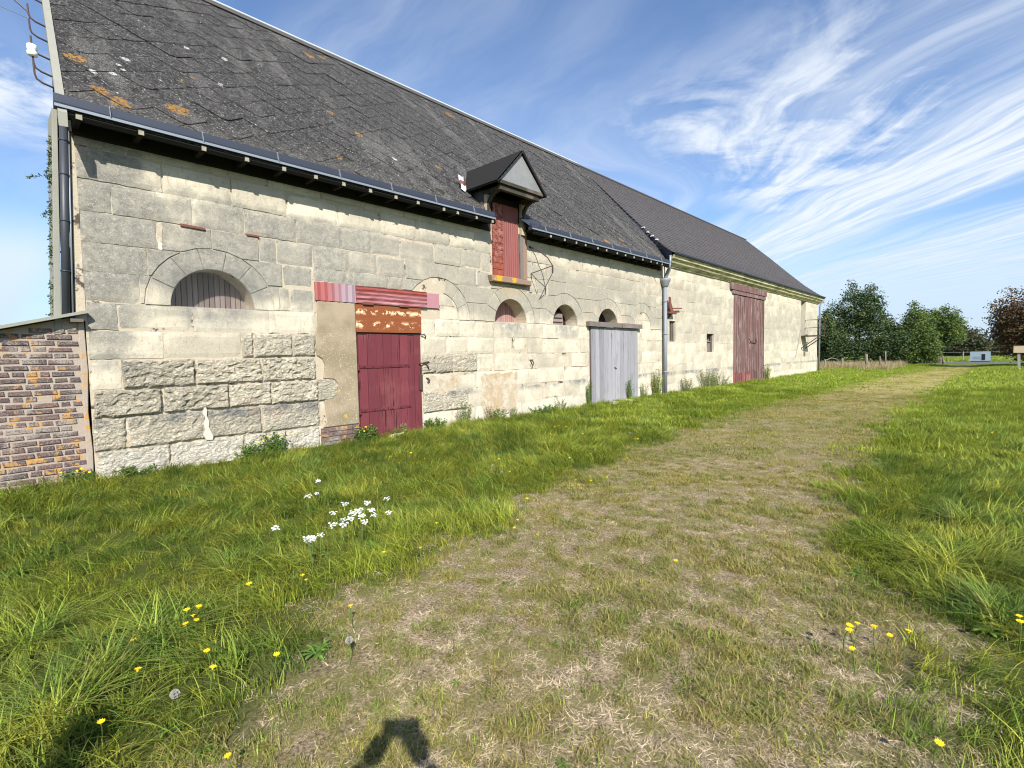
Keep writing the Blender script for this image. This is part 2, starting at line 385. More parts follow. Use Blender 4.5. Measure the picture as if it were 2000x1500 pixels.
M_gable = mat('zinc_gable', flat((.235, .24, .235), .45, 3, .2, .003), .5, .5, .25)
def rust_fn(t):
    P = t.pos(); x, y, z = t.sep(P); n = t.noise(P, 3.2, 6, .65); h = t.noise(t.comb(t.mul(x, 3), y, t.mul(z, 30)), 1, 5, .6)
    c = t.mix(h, (.12, .032, .012), (.27, .085, .028))
    r1 = t.mul(t.step(z, 2.09, 2.20), t.step(z, 2.29, 2.19)); r2 = t.mul(t.step(z, 2.35, 2.42), t.step(z, 2.49, 2.43))
    pl = t.mul(t.mx(r1, t.mul(r2, .9)), t.step(t.noise(t.comb(x, y, t.mul(z, 1.3)), 6.5, 6, .7), .53, .57))
    return t.mix(pl, c, (.68, .52, .32)), t.bump(h, .5, .004)
M_rust = mat('rusted_sheet', rust_fn, .85, .3)
def pinkc(horizontal):
    def f(t):
        P = t.pos(); x, y, z = t.sep(P)
        G_ = t.comb(t.mul(x, 2.0), y, t.mul(z, 16)) if horizontal else t.comb(t.mul(x, 14), y, t.mul(z, 1.5))
        n = t.noise(G_, 1, 5, .65)
        c = t.mix(t.step(n, .35, .6), (.17, .04, .036), (.31, .14, .155)) if horizontal else t.mix(t.step(x, 4.0, 4.5), t.mix(n, (.24, .05, .045), (.35, .12, .12)), t.mix(n, (.27, .19, .22), (.30, .24, .28)))
        if horizontal: c = t.mix(t.mul(t.step(z, 2.72, 2.82), t.step(n, .4, .55)), c, (.20, .035, .02)); c = t.mix(t.step(n, .6, .7, 0, .7), c, (.42, .30, .32))
        return c, t.bump(n, .3, .003)
    return f
M_sheetA = mat('ribbed_sheet', pinkc(False), .7); M_sheetB = mat('pink_sheet', pinkc(True), .7)
M_pink = mat('pink_paint', flat((.34, .17, .195), .12, 10, .2, .003), .8)
def hatch_fn(t):
    P = t.pos(); x, y, z = t.sep(P); n = t.noise(t.comb(t.mul(x, 9), y, t.mul(z, 1.5)), 1, 4); nb = t.noise(P, 14, 5, .7)
    c = t.mix(n, (.17, .052, .046), (.235, .085, .078))
    left = t.step(x, 8.36, 8.34); c = t.mix(left, c, t.mix(t.step(nb, .42, .62), (.16, .036, .026), (.28, .13, .11)))
    low = t.mul(left, t.step(z, 4.0, 3.5)); c = t.mix(t.mul(low, .7), c, (.24, .055, .028))
    return c, t.bump(nb, .5, .005)
M_hatch = mat('hatch_paint', hatch_fn, .8)
def sill_fn(t):
    P = t.pos(); nf = t.noise(P, 30, 4); c = t.mix(nf, (.18, .12, .085), (.27, .19, .14))
    return t.mix(t.spots(P, [(8.1, -.11, 3.33, .11), (8.6, -.12, 3.33, .09), (7.98, -.1, 3.3, .06)], .03, nf), c, (.45, .27, .02)), t.bump(nf, .6, .006)
M_sill = mat('sill_stone', sill_fn)
def brick_fn(t):
    P = t.pos(); rn = t.attr('tone', 'OBJECT'); n = t.noise(P, 14, 5, .65); nf = t.noise(P, 70, 4, .7)
    c = t.mix(rn, (.06, .046, .050), (.13, .078, .070)); c = t.mulc(c, t.add(.45, t.mul(n, 1.1)))
    c = t.mix(t.mul(t.step(t.noise(P, 6.0, 4, .65, .3), .55, .60), t.step(nf, .36, .5)), c, (.42, .22, .045))
    c = t.mix(t.mul(t.step(nf, .46, .62), .7), c, (.24, .205, .18)); c = t.mix(t.mul(t.step(t.noise(P, 3.2, 4), .5, .62), t.step(nf, .36, .56)), c, (.27, .24, .21))
    return c, t.bump(t.add(n, nf), .8, .008)
M_brick = mat('old_brick', brick_fn)
def bmort_fn(t):
    P = t.pos(); nf = t.noise(P, 60, 4, .7); c = t.mix(nf, (.24, .20, .165), (.40, .34, .28))
    return t.mix(t.step(t.noise(P, 6.0, 4, .65, .3), .57, .61, 0, .85), c, (.42, .22, .045)), t.bump(nf, .8, .008)
M_bmort = mat('brick_mortar', bmort_fn)
def corn_fn(t):
    P = t.pos(); n = t.noise(t.mapv(P, (.5, 3, 3)), 3, 5, .65); nl = t.noise(P, .5, 3)
    c = t.mix(t.step(n, .35, .6), (.22, .215, .11), (.50, .46, .29)); c = t.mix(t.mul(t.step(nl, .6, .7), .5), c, (.14, .13, .09))
    return c, t.bump(n, .4, .008)
M_corn = mat('mossy_cornice', corn_fn)

def grass_fn(kind):
    def f(t):
        P = t.pos(); gc = t.n('ShaderNodeAttribute', attribute_name='gc', attribute_type='GEOMETRY')
        h, gr, dry = [t.n('ShaderNodeSeparateColor').outputs[i] for i in (0, 1, 2)][:3] if False else (None, None, None)
        sc_ = t.n('ShaderNodeSeparateColor'); t.t.links.new(gc.outputs['Color'], sc_.inputs[0]); h, gr, dry = sc_.outputs
        rn = t.rand(); x, y, z = t.sep(P); Q = t.comb(x, y, 0)
        n1 = t.noise(Q, .55, 4, .6); n2 = t.noise(Q, 2.6, 3)
        if kind == 'long':
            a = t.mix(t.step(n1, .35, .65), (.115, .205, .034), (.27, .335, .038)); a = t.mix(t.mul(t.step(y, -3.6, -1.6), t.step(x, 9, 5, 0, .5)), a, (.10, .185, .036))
            a = t.mix(t.step(t.add(n2, t.mul(rn, .35)), .56, .90), a, (.36, .37, .05))
            a = t.mix(t.mul(t.step(x, 5, 16), .5), a, (.22, .31, .025))
            tip = (.38, .39, .11)
        elif kind == 'short':
            a = t.mix(t.step(t.add(t.mul(n1, .6), t.mul(n2, .55)), .42, .72), (.13, .19, .028), (.35, .31, .07))
            a = t.mix(t.step(rn, .78, .97), a, (.28, .22, .10)); a = t.mix(t.step(rn, .12, .0), a, (.17, .28, .03)); tip = (.38, .33, .13)
        elif kind == 'straw':
            a = t.mix(rn, (.38, .295, .19), (.58, .47, .32)); tip = (.45, .39, .28)
        elif kind == 'dry':
            a = t.mix(rn, (.30, .24, .13), (.36, .30, .19)); tip = (.40, .34, .24)
        else:
            a = t.mix(n2, (.08, .17, .03), (.15, .25, .04)); tip = (.2, .28, .05)
        a = t.mulc(a, t.add(.42, t.mul(gr, 1.32)))
        a = t.mix(t.mul(dry, .85), a, (.36, .29, .13))
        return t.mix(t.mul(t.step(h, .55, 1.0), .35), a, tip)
    return f
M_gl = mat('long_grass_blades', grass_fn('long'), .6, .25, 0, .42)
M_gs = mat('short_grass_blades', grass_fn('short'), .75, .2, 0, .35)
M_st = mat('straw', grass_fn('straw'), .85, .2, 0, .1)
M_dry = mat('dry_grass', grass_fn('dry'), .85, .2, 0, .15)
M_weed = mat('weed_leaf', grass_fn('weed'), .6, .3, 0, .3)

def ground_fn(t):
    P = t.pos(); x, y, z = t.sep(P); tm = t.attr('gc'); n = t.noise(P, 3.5, 5, .65); nf = t.noise(P, 60, 5, .75); nb = t.noise(P, .9, 4, .6)
    thatch = t.mix(t.step(nf, .35, .65), (.10, .075, .04), (.44, .345, .22)); thatch = t.mix(t.mul(t.step(n, .40, .58), .7), thatch, (.20, .19, .06))
    farb = t.step(x, 10, 30); thatch = t.mix(t.mul(farb, .75), thatch, t.mix(t.step(nb, .4, .6), (.32, .29, .09), (.40, .34, .14)))
    gre = t.mix(nf, (.04, .045, .014), (.11, .14, .025)); gre = t.mix(t.mul(farb, .85), gre, t.mix(nb, (.14, .22, .02), (.20, .28, .03)))
    gre = t.mix(t.step(x, 62, 75), gre, t.mix(t.noise(P, .12, 4), (.11, .17, .03), (.17, .22, .045)))
    return t.mix(tm, gre, thatch), t.bump(t.add(nf, n), 1.0, .02)
M_ground = mat('soil_and_thatch', ground_fn, .95, .1)
M_road = mat('asphalt', flat((.10, .105, .115), .2, 3, .4, .005))

def leaf_fn(c1, c2, c3):
    def f(t):
        P = t.pos(); sc_ = t.n('ShaderNodeSeparateColor'); t.t.links.new(t.n('ShaderNodeAttribute', attribute_name='gc').outputs['Color'], sc_.inputs[0])
        n = t.noise(P, .7, 4); c = t.mix(sc_.outputs[1], c1, c2); c = t.mix(t.step(n, .5, .7, 0, .7), c, c3)
        return t.mulc(c, t.add(.65, t.mul(sc_.outputs[0], .7)))
    return f
M_leafA = mat('leaf_dark', leaf_fn((.038, .070, .030), (.078, .12, .04), (.13, .165, .036)), .6, .3, 0, .25)
M_leafB = mat('leaf_mid', leaf_fn((.06, .11, .03), (.12, .17, .035), (.16, .20, .035)), .6, .3, 0, .25)
M_leafR = mat('leaf_russet', leaf_fn((.06, .05, .025), (.15, .075, .035), (.08, .10, .03)), .65, .3, 0, .2)
M_leafF = mat('leaf_far', leaf_fn((.06, .08, .04), (.10, .10, .055), (.13, .10, .06)), .8, .2, 0, .15)
M_ivy = mat('leaf_ivy', leaf_fn((.03, .06, .02), (.06, .10, .03), (.05, .09, .03)), .5, .4, 0, .2)
M_bark = mat('bark', flat((.13, .10, .075), .3, 12, .8, .02))
M_yel = mat('yellow_petal', flat((.85, .62, .02), .06, 40, 0, .001), .7, .2, 0, .15)
M_wht = mat('white_petal', flat((.85, .85, .83), .04, 40, 0, .001), .7, .2, 0, .15)
M_puff = mat('seed_fluff', flat((.36, .35, .31), .08, 40, 0, .001), .9, .1, 0, .3)
M_stem = mat('green_stem', flat((.09, .14, .03), .15, 20, 0, .001))

# ================================================================ GROUND
def build_ground():
    xs = [-1500, -500, -150, -50, -20, -10, -6] + list(np.arange(-4, 12, .13)) + list(np.arange(12, 36, .4)) + list(np.arange(36, 76, 1.0)) + [80, 90, 110, 150, 250, 500, 1000, 2500]
    ys = [-2000, -600, -200, -80, -40, -25, -17] + list(np.arange(-13, -9, .5)) + list(np.arange(-9, .6, .13)) + [1, 2, 4, 8, 12, 20, 40, 80, 200, 600, 2000]
    v = []; c = []
    for x in xs:
        for y in ys:
            v.append((x, y, ground_z(x, y) if -10 < x < 76 and -25 < y < 8 else 0.0))
            tmv = track_mask(x, y) if -10 < x < 70 and -17 < y < 3 else 0
            c.append((tmv, tmv, tmv, 1))
    ny = len(ys); f = [(i * ny + j, (i + 1) * ny + j, (i + 1) * ny + j + 1, i * ny + j + 1) for i in range(len(xs) - 1) for j in range(ny - 1)]
    b = MB(); b.v = v; b.f = f; b.col = c
    tag(b.build('ground', M_ground, None, True), 'grassy ground sheet with a mown track beside the barn', None, None, 'structure')
build_ground()
b = MB()
rp = [(60.2, -60), (60.6, -8), (60.8, -5.2), (62.5, 3), (66, 40), (74, 40), (71, 3), (70.2, -5), (70, -60)]
b.pts([(x, y, .03) for x, y in rp], [tuple(range(len(rp)))]); tag(b.build('road', M_road), 'asphalt road crossing beyond the far end of the track', None, None, 'structure')

# ================================================================ MAIN BARN
barn = empty('stone_barn', (0.9, 0, 0), 'long old limestone barn with patchy slate roof, dormer and round-arched openings', 'barn')
barn2 = empty('stone_barn', (16.3, 0, 0), 'adjoining pale limestone barn with brown slate roof and tall maroon double door', 'barn')
SZ = 2.36
ARCH = [2.38, 4.43, 6.47, 8.60, 10.69, 12.75, 14.80]
OPEN_ARCH = [2.38, 8.60, 10.69, 12.75]
RI, RO = .54, .83
def archpoly(cx, r=RI, n=20): return [(cx + r, SZ)] + arc(cx, SZ, r, 0, math.pi, n)[1:-1] + [(cx - r, SZ)]

def wall_holes(outline, holes, y0, depth):
    """mortar plane with real recesses"""
    bm = bmesh.new(); es = []
    for lp in [outline] + [h for h in holes]:
        vv = [bm.verts.new((x, y0, z)) for x, z in lp]
        es += [bm.edges.new((vv[i], vv[(i + 1) % len(vv)])) for i in range(len(vv))]
    bmesh.ops.triangle_fill(bm, edges=es, use_beauty=True, normal=(0, -1, 0))
    b = MB(); bm.verts.index_update(); b.pts([v.co[:] for v in bm.verts], [tuple(v.index for v in f.verts) for f in bm.faces]); bm.free()
    for h in holes:
        n = len(h); k = [(x, y0, z) for x, z in h] + [(x, y0 + depth, z) for x, z in h]
        b.pts(k, [(i, (i + 1) % n, n + (i + 1) % n, n + i) for i in range(n)])
    return b
holes = [archpoly(c) for c in OPEN_ARCH] + [[(4.60, .02), (5.98, .02), (5.98, 2.55), (4.60, 2.55)], [(8.02, 3.39), (8.9, 3.39), (8.9, 4.68), (8.02, 4.68)], [(11.8, .02), (14.4, .02), (14.4, 2.30), (11.8, 2.30)]]
holes[3] = [p for p in archpoly(12.75)]
wb = wall_holes([(.93, -.4), (16.35, -.4), (16.35, 4.72), (.93, 4.72)], holes, .006, .444)
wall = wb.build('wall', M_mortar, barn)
MB().box(.95, 16.3, .46, .5, -.3, 4.7).build('interior_dark_sheet', M_void, barn)
# gable end, rear wall
g = MB(); g.pts([(.72, .3, -.4), (.80, .3, 4.62), (1.25, 4.55, 9.25), (1.75, 9.2, 4.6), (1.75, 9.2, -.4)], [(0, 1, 2, 3, 4)])
g.pts([(1.75, 9.2, -.4), (1.75, 9.2, 4.6), (38, 9.2, 4.6), (38, 9.2, -.4)], [(0, 1, 2, 3)])
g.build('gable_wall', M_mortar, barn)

def clip_disc(rect, cx, cz, r):
    x0, x1, z0, z1 = rect
    pts = []; N = 14
    for (ax, az), (bx, bz) in zip([(x0, z0), (x1, z0), (x1, z1), (x0, z1)], [(x1, z0), (x1, z1), (x0, z1), (x0, z0)]):
        for i in range(N): pts.append((ax + (bx - ax) * i / N, az + (bz - az) * i / N))
    ins = [math.hypot(x - cx, z - cz) < r for x, z in pts]
    if not any(ins): return [(x0, z0), (x1, z0), (x1, z1), (x0, z1)]
    if all(ins): return None
    n = len(pts); st = next(i for i in range(n) if not ins[i] and ins[(i + 1) % n])
    out = []; i = st; runs = sum(1 for q in range(n) if not ins[q] and ins[(q + 1) % n])
    k = 0
    def hit(a, b):
        lo, hi = 0., 1.
        for _ in range(18):
            m_ = (lo + hi) / 2; p = (a[0] + (b[0] - a[0]) * m_, a[1] + (b[1] - a[1]) * m_)
            if math.hypot(p[0] - cx, p[1] - cz) < r: hi = m_
            else: lo = m_
        return (a[0] + (b[0] - a[0]) * lo, a[1] + (b[1] - a[1]) * lo)
    idx = st; cnt = 0; seq = []
    while cnt < n:
        a = pts[idx % n]; bq = pts[(idx + 1) % n]
        if not ins[idx % n]:
            if (idx % n) % N == 0 or True: seq.append(('p', a))
            if ins[(idx + 1) % n]: seq.append(('e', hit(a, bq)))
        elif not ins[(idx + 1) % n]: seq.append(('x', hit(bq, a)))
        idx += 1; cnt += 1
    out = []; ent = None
    corners = {(x0, z0), (x1, z0), (x1, z1), (x0, z1)}
    for kd, p in seq + [seq[0]]:
        if kd == 'e': out.append(p); ent = p
        elif kd == 'x':
            if ent:
                a0 = math.atan2(ent[1] - cz, ent[0] - cx); a1 = math.atan2(p[1] - cz, p[0] - cx)
                d = (a1 - a0 + math.pi) % (2 * math.pi) - math.pi
                m_ = max(2, int(abs(d) / .18))
                out += [(cx + r * math.cos(a0 + d * q / m_), cz + r * math.sin(a0 + d * q / m_)) for q in range(1, m_)]
            out.append(p); ent = None
        elif any(abs(p[0] - c_[0]) < 1e-6 and abs(p[1] - c_[1]) < 1e-6 for c_ in corners): out.append(p)
    res = []
    for p in out:
        if not res or math.hypot(p[0] - res[-1][0], p[1] - res[-1][1]) > .006: res.append(p)
    if len(res) > 2 and math.hypot(res[0][0] - res[-1][0], res[0][1] - res[-1][1]) < .006: res.pop()
    return res if len(res) > 2 else None

def sub_rect(rects, h):
    out = []
    for x0, x1, z0, z1 in rects:
        a, b_, c, d = max(x0, h[0]), min(x1, h[1]), max(z0, h[2]), min(z1, h[3])
        if a >= b_ or c >= d: out.append((x0, x1, z0, z1)); continue
        for q in ((x0, a, z0, z1), (b_, x1, z0, z1), (a, b_, z0, c), (a, b_, d, z1)):
            if q[1] - q[0] > .06 and q[3] - q[2] > .05: out.append(q)
    return out

def face_stone(rect, relief, par, m_, gap=.008, cell=.06, nm='stone', y_out=.012):
    """ashlar block with a worn, uneven face: grid front whose rim sinks into the joint"""
    x0, x1, z0, z1 = rect; x0 += gap; x1 -= gap; z0 += gap; z1 -= gap
    nx = max(3, int((x1 - x0) / cell)); nz = max(3, int((z1 - z0) / cell)); off = rnd.uniform(-.006, .006) - y_out; sd = rnd.uniform(0, 50)
    tilt = rnd.uniform(-.012, .012); v = []
    j = [[rnd.uniform(-.006, .006) for _ in range(2)] for _ in range(4)]
    for i in range(nx + 1):
        for k in range(nz + 1):
            u, w = i / nx, k / nz
            jx = sum(j[q][0] * c for q, c in enumerate(((1 - u) * (1 - w), u * (1 - w), u * w, (1 - u) * w)))
            jz = sum(j[q][1] * c for q, c in enumerate(((1 - u) * (1 - w), u * (1 - w), u * w, (1 - u) * w)))
            x = x0 + (x1 - x0) * u + jx; z = z0 + (z1 - z0) * w + jz
            e = min((x - x0) if i else 0, (x1 - x) if i < nx else 0, (z - z0) if k else 0, (z1 - z) if k < nz else 0); e = max(e, 0)
            n = mnoise.fractal(Vector((x * 5, sd, z * 7)), 1.0, 2.1, 4)
            n2 = mnoise.noise(Vector((x * 17, sd, z * 24)))
            if relief > .5:
                n3 = sstep(.02, .20, mnoise.noise(Vector((x * 11 + 7 * z, sd, z * 19 - 5 * x)))) * (.5 + .9 * abs(mnoise.noise(Vector((x * 3, sd + 3, z * 3)))))
                n4 = mnoise.noise(Vector((x * 46, sd, z * 58)))
                y = off + relief * (.018 * n + .010 * n2 + .030 * n3 + .006 * n4) + .035 * math.exp(-e / .009)
            else: y = off + relief * (.012 * n + .005 * n2) + .009 * math.exp(-e / .009)
            y += tilt * (w - .5)
            if not 0 < i < nx or not 0 < k < nz:
                x += .010 * mnoise.noise(Vector((x * 12, sd, z * 12))) * (1 + 1.2 * relief); z += .010 * mnoise.noise(Vector((x * 12, sd + 9, z * 12))) * (1 + 1.2 * relief)
            v.append((x, min(y, .03), z))
    f = [(i * (nz + 1) + k, (i + 1) * (nz + 1) + k, (i + 1) * (nz + 1) + k + 1, i * (nz + 1) + k + 1) for i in range(nx) for k in range(nz)]
    rim = [i * (nz + 1) for i in range(nx + 1)] + [nx * (nz + 1) + k for k in range(1, nz + 1)] + [i * (nz + 1) + nz for i in range(nx - 1, -1, -1)] + [k for k in range(nz - 1, 0, -1)]
    b = MB(); b.v = v; b.f = f; kk = len(v)
    b.v += [(v[i][0], .05, v[i][2]) for i in rim]; L = len(rim)
    b.f += [(rim[q], kk + q, kk + (q + 1) % L, rim[(q + 1) % L]) for q in range(L)]
    o = b.build(nm, m_, par, False); o['tone'] = rnd.random(); o['grey'] = rnd.uniform(-.5, .5)
    return o

def poly_stone(poly, par, m_, nm='stone', gap=.006, y=-.01):
    n = len(poly); ar = sum(poly[i][0] * poly[(i + 1) % n][1] - poly[(i + 1) % n][0] * poly[i][1] for i in range(n))
    if ar < 0: poly = poly[::-1]
    q = []
    for i in range(n):
        a, b_, c = Vector(poly[i - 1]), Vector(poly[i]), Vector(poly[(i + 1) % n]); e1 = (b_ - a).normalized(); e2 = (c - b_).normalized()
        nn = Vector((-e1.y, e1.x)) + Vector((-e2.y, e2.x)); L = max(nn.length, .3); q.append(tuple(b_ + nn / L * gap * min(2, 2 / L)))
    o = MB().prism(q, y + rnd.uniform(-.004, .004), .05, .006).build(nm, m_, par); o['tone'] = rnd.random(); o['grey'] = rnd.uniform(-.4, .5)
    return o

Z = [-.1, .48, .90, 1.26, 1.64, 2.01, 2.365, 2.74, 3.10, 3.475, 3.86, 4.255, 4.37]
J = {0: [.95, 1.74, 2.69, 3.3, 3.87], 1: [.93, 1.27, 2.19, 2.95, 3.87], 2: [.95, 1.68, 2.5, 3.1, 3.87], 3: [.95, 1.25, 2.08, 2.98, 3.84], 4: [.95, 1.73, 2.70, 2.88, 3.46, 3.84],
     5: [.95, 1.25, 2.09, 3.12, 3.87], 6: [.93, 1.5, 2.38, 3.3, 3.46, 3.87], 7: [.93, 1.6, 2.38, 3.35, 3.87, 4.43, 5.3, 5.6, 6.47], 8: [.93, 1.75, 2.16, 2.64, 3.02, 3.28, 3.87, 4.5, 5.06, 5.68, 6.3, 7.0, 7.5],
     9: [.93, 1.26, 2.14, 2.83, 3.6, 4.39, 4.95, 5.56, 6.39, 7.1, 7.68], 10: [.93, 1.82, 2.67, 3.46, 4.34, 5.17, 5.95, 6.8, 7.5], 11: [.93, 1.45, 2.4, 3.2, 4.05, 4.85, 5.7, 6.6, 7.3]}
RIGHT0 = {0: [6.0, 6.75, 7.4, 8.1, 8.9], 1: [6.0, 6.5, 7.2, 8.0, 8.75], 2: [6.0, 6.45, 7.45, 8.75], 3: [6.0, 6.33, 6.8, 7.49, 8.01, 8.96, 9.53], 4: [6.0, 6.63, 7.2, 8.02, 8.6, 9.15, 9.73], 5: [6.0, 6.35, 7.0, 7.45, 8.03, 8.8, 9.74, 10.4], 6: [6.0, 6.47, 7.4, 8.0]}
rects_ex = [(4.58, 6.0, -.2, 2.56), (3.86, 6.46, 2.56, 2.88), (3.86, 4.60, .44, 2.56), (11.78, 14.42, -.2, 2.5), (7.95, 9.2, 3.26, 4.8), (8.03, 8.9, 3.3, 4.6)]
for r in range(12):
    js = list(J[r])
    if r in RIGHT0: js += RIGHT0[r]
    last = js[-1]; k = 0
    while last < 15.2:
        w = rnd.uniform(.62, 1.0); last += w; js.append(min(last, 16.1))
    js = sorted(set([q for q in js if q < 15.75] + [16.12]))
    if r in (6, 7, 8):
        for a in [q for q in ARCH if q != 4.43]: js = [q for q in js if abs(q - a) > .3] + [a]
        js = sorted(js)
    for a, b_ in zip(js, js[1:]):
        if a < 4.0 <= b_ and r < 7: b_ = 3.87
        rs = [(a, b_, Z[r], Z[r + 1])]
        for h in rects_ex: rs = sub_rect(rs, h)
        for q in rs:
            hitd = [c for c in ARCH if c != 4.43 and q[0] < c + RO + .01 and q[1] > c - RO - .01 and q[3] > SZ + .02 and q[2] < SZ + RO]
            if hitd:
                pl = [(q[0], q[2]), (q[1], q[2]), (q[1], q[3]), (q[0], q[3])]
                pl = clip_disc(q, hitd[0], SZ, RO + .004)
                if len(hitd) > 1 and pl and len(pl) > 4: pass
                if pl is None: continue
                xs_ = [p[0] for p in pl]; zs_ = [p[1] for p in pl]
                if len(pl) != 4 or abs((max(xs_) - min(xs_)) * (max(zs_) - min(zs_)) - (q[1] - q[0]) * (q[3] - q[2])) > 1e-4:
                    A_ = abs(sum(pl[i - 1][0] * pl[i][1] - pl[i][0] * pl[i - 1][1] for i in range(len(pl)))) / 2
                    if A_ > .008: poly_stone(pl, wall, M_stone)
                    continue
            zn = 0; rough = 1.0 if (q[0] < 3.7 and r in (2, 3)) and not (r == 3 and q[0] < 1.0) else (.6 if (r in (0, 1) and q[0] < 3.8) or (r == 4 and 2.6 < q[0] < 3.8) or (r in (1, 3) and 5.9 < q[0] < 7.2) else .28)
            nr = q[0] < 7.5; deep = q[0] < 3.9 and r in (2, 3, 4)
            face_stone(q, rough, wall, M_stone_r if rough > .5 else M_stone, gap=.014 if rough > .9 else rnd.choice((.003, .005, .008) if nr else (.002, .004, .005)), cell=.017 if rough > .9 else (.026 if rough > .5 else (.055 if nr else .14)), y_out=.055 if rough > .9 else .040 if rough > .5 else rnd.choice((.004, .008, .012)))
# arch rings
for ci, cx in enumerate(ARCH):
    if cx == 4.43: continue
    n = 7
    for i in range(n if cx != 6.47 else 3):
        a0 = math.pi * i / n; a1 = math.pi * (i + 1) / n
        pl = arc(cx, SZ, RO, a0, a1, 5) + arc(cx, SZ, RI, a1, a0, 5)
        if cx in (4.43, 6.47):
            if max(p[1] for p in pl) < 2.9 and cx == 4.43: continue
            pl = [(x, max(z, 2.885 if x < 6.47 else z)) for x, z in pl]
            if cx == 6.47 and max(x for x, z in pl) < 6.5 and max(z for x, z in pl) < 2.9: continue
            res = []
            for p in pl:
                if not res or math.hypot(p[0] - res[-1][0], p[1] - res[-1][1]) > .01: res.append(p)
            pl = res
            if len(pl) < 4: continue
        o = poly_stone(pl, wall, M_stone, 'arch_stone', .003, -.010)
    if cx in (6.47, 14.80):          # blind arches filled with pale blocks
        for k, (a, b_, c, d) in enumerate([(-.5, .02, 0, .27), (.02, .5, 0, .27), (-.42, .12, .27, .5), (.12, .42, .27, .5)]):
            q = (cx + a, cx + b_, SZ + c, SZ + d)
            if cx == 6.47: q = (max(q[0], 6.48), q[1], q[2], q[3])
            if q[1] - q[0] < .1: continue
            pl = [(q[0], q[2]), (q[1], q[2]), (q[1], q[3]), (q[0], q[3])]
            pl = [(x, z) if math.hypot(x - cx, z - SZ) < RI - .01 else (cx + (x - cx) * (RI - .015) / math.hypot(x - cx, z - SZ), SZ + (z - SZ) * (RI - .015) / math.hypot(x - cx, z - SZ)) for x, z in pl]
            o = poly_stone(pl, wall, M_stone, 'infill_stone', .004, -.002); o['grey'] = -.9
# brick base under render, render panels, white pointing
for r in range(4):
    x = 3.88 - (r % 2) * .1
    while x < 4.5:
        w = min(.21, 4.59 - x); o = MB().box(max(x, 3.88), x + w, -.014, .04, .12 + r * .08, .185 + r * .08, .004).build('brick', M_brick, wall); o['tone'] = rnd.random(); x += w + .015
edge = [(3.92, .44), (4.58, .44), (4.59, 1.5), (4.58, 2.56), (3.90, 2.56), (3.90, 2.2), (3.85, 2.03), (3.86, 1.66), (3.95, 1.6), (3.99, 1.5), (3.98, 1.36), (3.96, 1.27), (4.15, 1.25), (4.22, 1.17), (4.2, 1.02), (4.06, .93), (3.96, .9), (3.98, .7), (4.0, .55)]
MB().prism(edge, -.022, .05, .008).build('render_panel', M_render, wall)
o = MB().prism([(3.86, .90), (4.1, .91), (4.2, 1.0), (4.215, 1.16), (4.13, 1.24), (3.95, 1.26), (3.86, 1.26)], -.03, .04, .015).build('stone', M_stone_r, wall); o['tone'] = .5; o['grey'] = .5
def ragged(x0, x1, z0, z1, j=.03, n=6):
    p = []
    for (ax, az), (bx, bz) in zip([(x0, z0), (x1, z0), (x1, z1), (x0, z1)], [(x1, z0), (x1, z1), (x0, z1), (x0, z0)]):
        for i in range(n): p.append((ax + (bx - ax) * i / n + rnd.uniform(-j, j), az + (bz - az) * i / n + rnd.uniform(-j, j)))
    return p
MB().prism(ragged(7.6, 8.74, .30, 1.20, .035, 14), -.019, .03, .004).build('render_patch', M_render2, wall)
MB().prism(ragged(6.05, 6.9, .80, 1.22, .02, 10), -.018, .03, .004).build('render_patch', M_render2, wall)
MB().prism([(2.16, .93), (2.14, .86), (2.17, .78), (2.14, .70), (2.16, .62), (2.13, .55), (2.17, .47), (2.25, .46), (2.26, .52), (2.23, .60), (2.21, .66), (2.22, .74), (2.19, .82), (2.20, .90), (2.18, .945)], -.048, .03, .006).build('pointing_patch', M_white, wall)
for q in [(7.50, 7.53, 3.14, 3.40, .01), (1.73, 1.775, 3.1, 3.2, .01)]:
    MB().prism(ragged(q[0], q[1], q[2], q[3], .006, 5), -.016, .03, 0).build('pointing_patch', M_white, wall)
MB().prism(ragged(1.72, 1.79, 3.2, 3.46, .008, 4), -.012, .03, .004).build('pointing_patch', M_render2, wall)
MB().prism(ragged(1.25, 1.31, .5, .9, .008, 4), -.012, .03, .004).build('pointing_patch', M_render2, wall)
MB().prism([(2.0, 3.455), (2.3, 3.445), (2.3, 3.475), (2.0, 3.49)], -.03, .03).build('tile_sliver', M_iron2, wall)
MB().prism([(2.85, 3.46), (3.02, 3.46), (3.02, 3.485), (2.85, 3.485)], -.03, .03).build('tile_sliver', M_iron2, wall)
# cream quoin strip & downpipe at the near corner
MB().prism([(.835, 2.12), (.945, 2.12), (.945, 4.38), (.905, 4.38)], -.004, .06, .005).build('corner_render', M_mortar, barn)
dp = MB().tube([(.752, -.03, 2.15), (.85, -.03, 4.50)], .041, 12).build('downpipe', M_darkpipe, barn, True)
for z in (2.7, 3.3, 3.85, 4.25): MB().tube([(.752 + (z - 2.15) * .0417, -.03, z), (.753 + (z - 2.15) * .0417, -.03, z + .018)], .047, 12).build('pipe_clip', M_zinc, dp, True)
MB().prism([(.64, 1.95), (.705, 1.95), (.805, 4.62), (.755, 4.62)], .0, .5, .004).build('gable_edge', M_verge, barn)
MB().tube([(.815, -.03, 2.15), (.888, -.03, 4.4)], .011, 6).build('cable_pipe', M_zincl, barn, True)

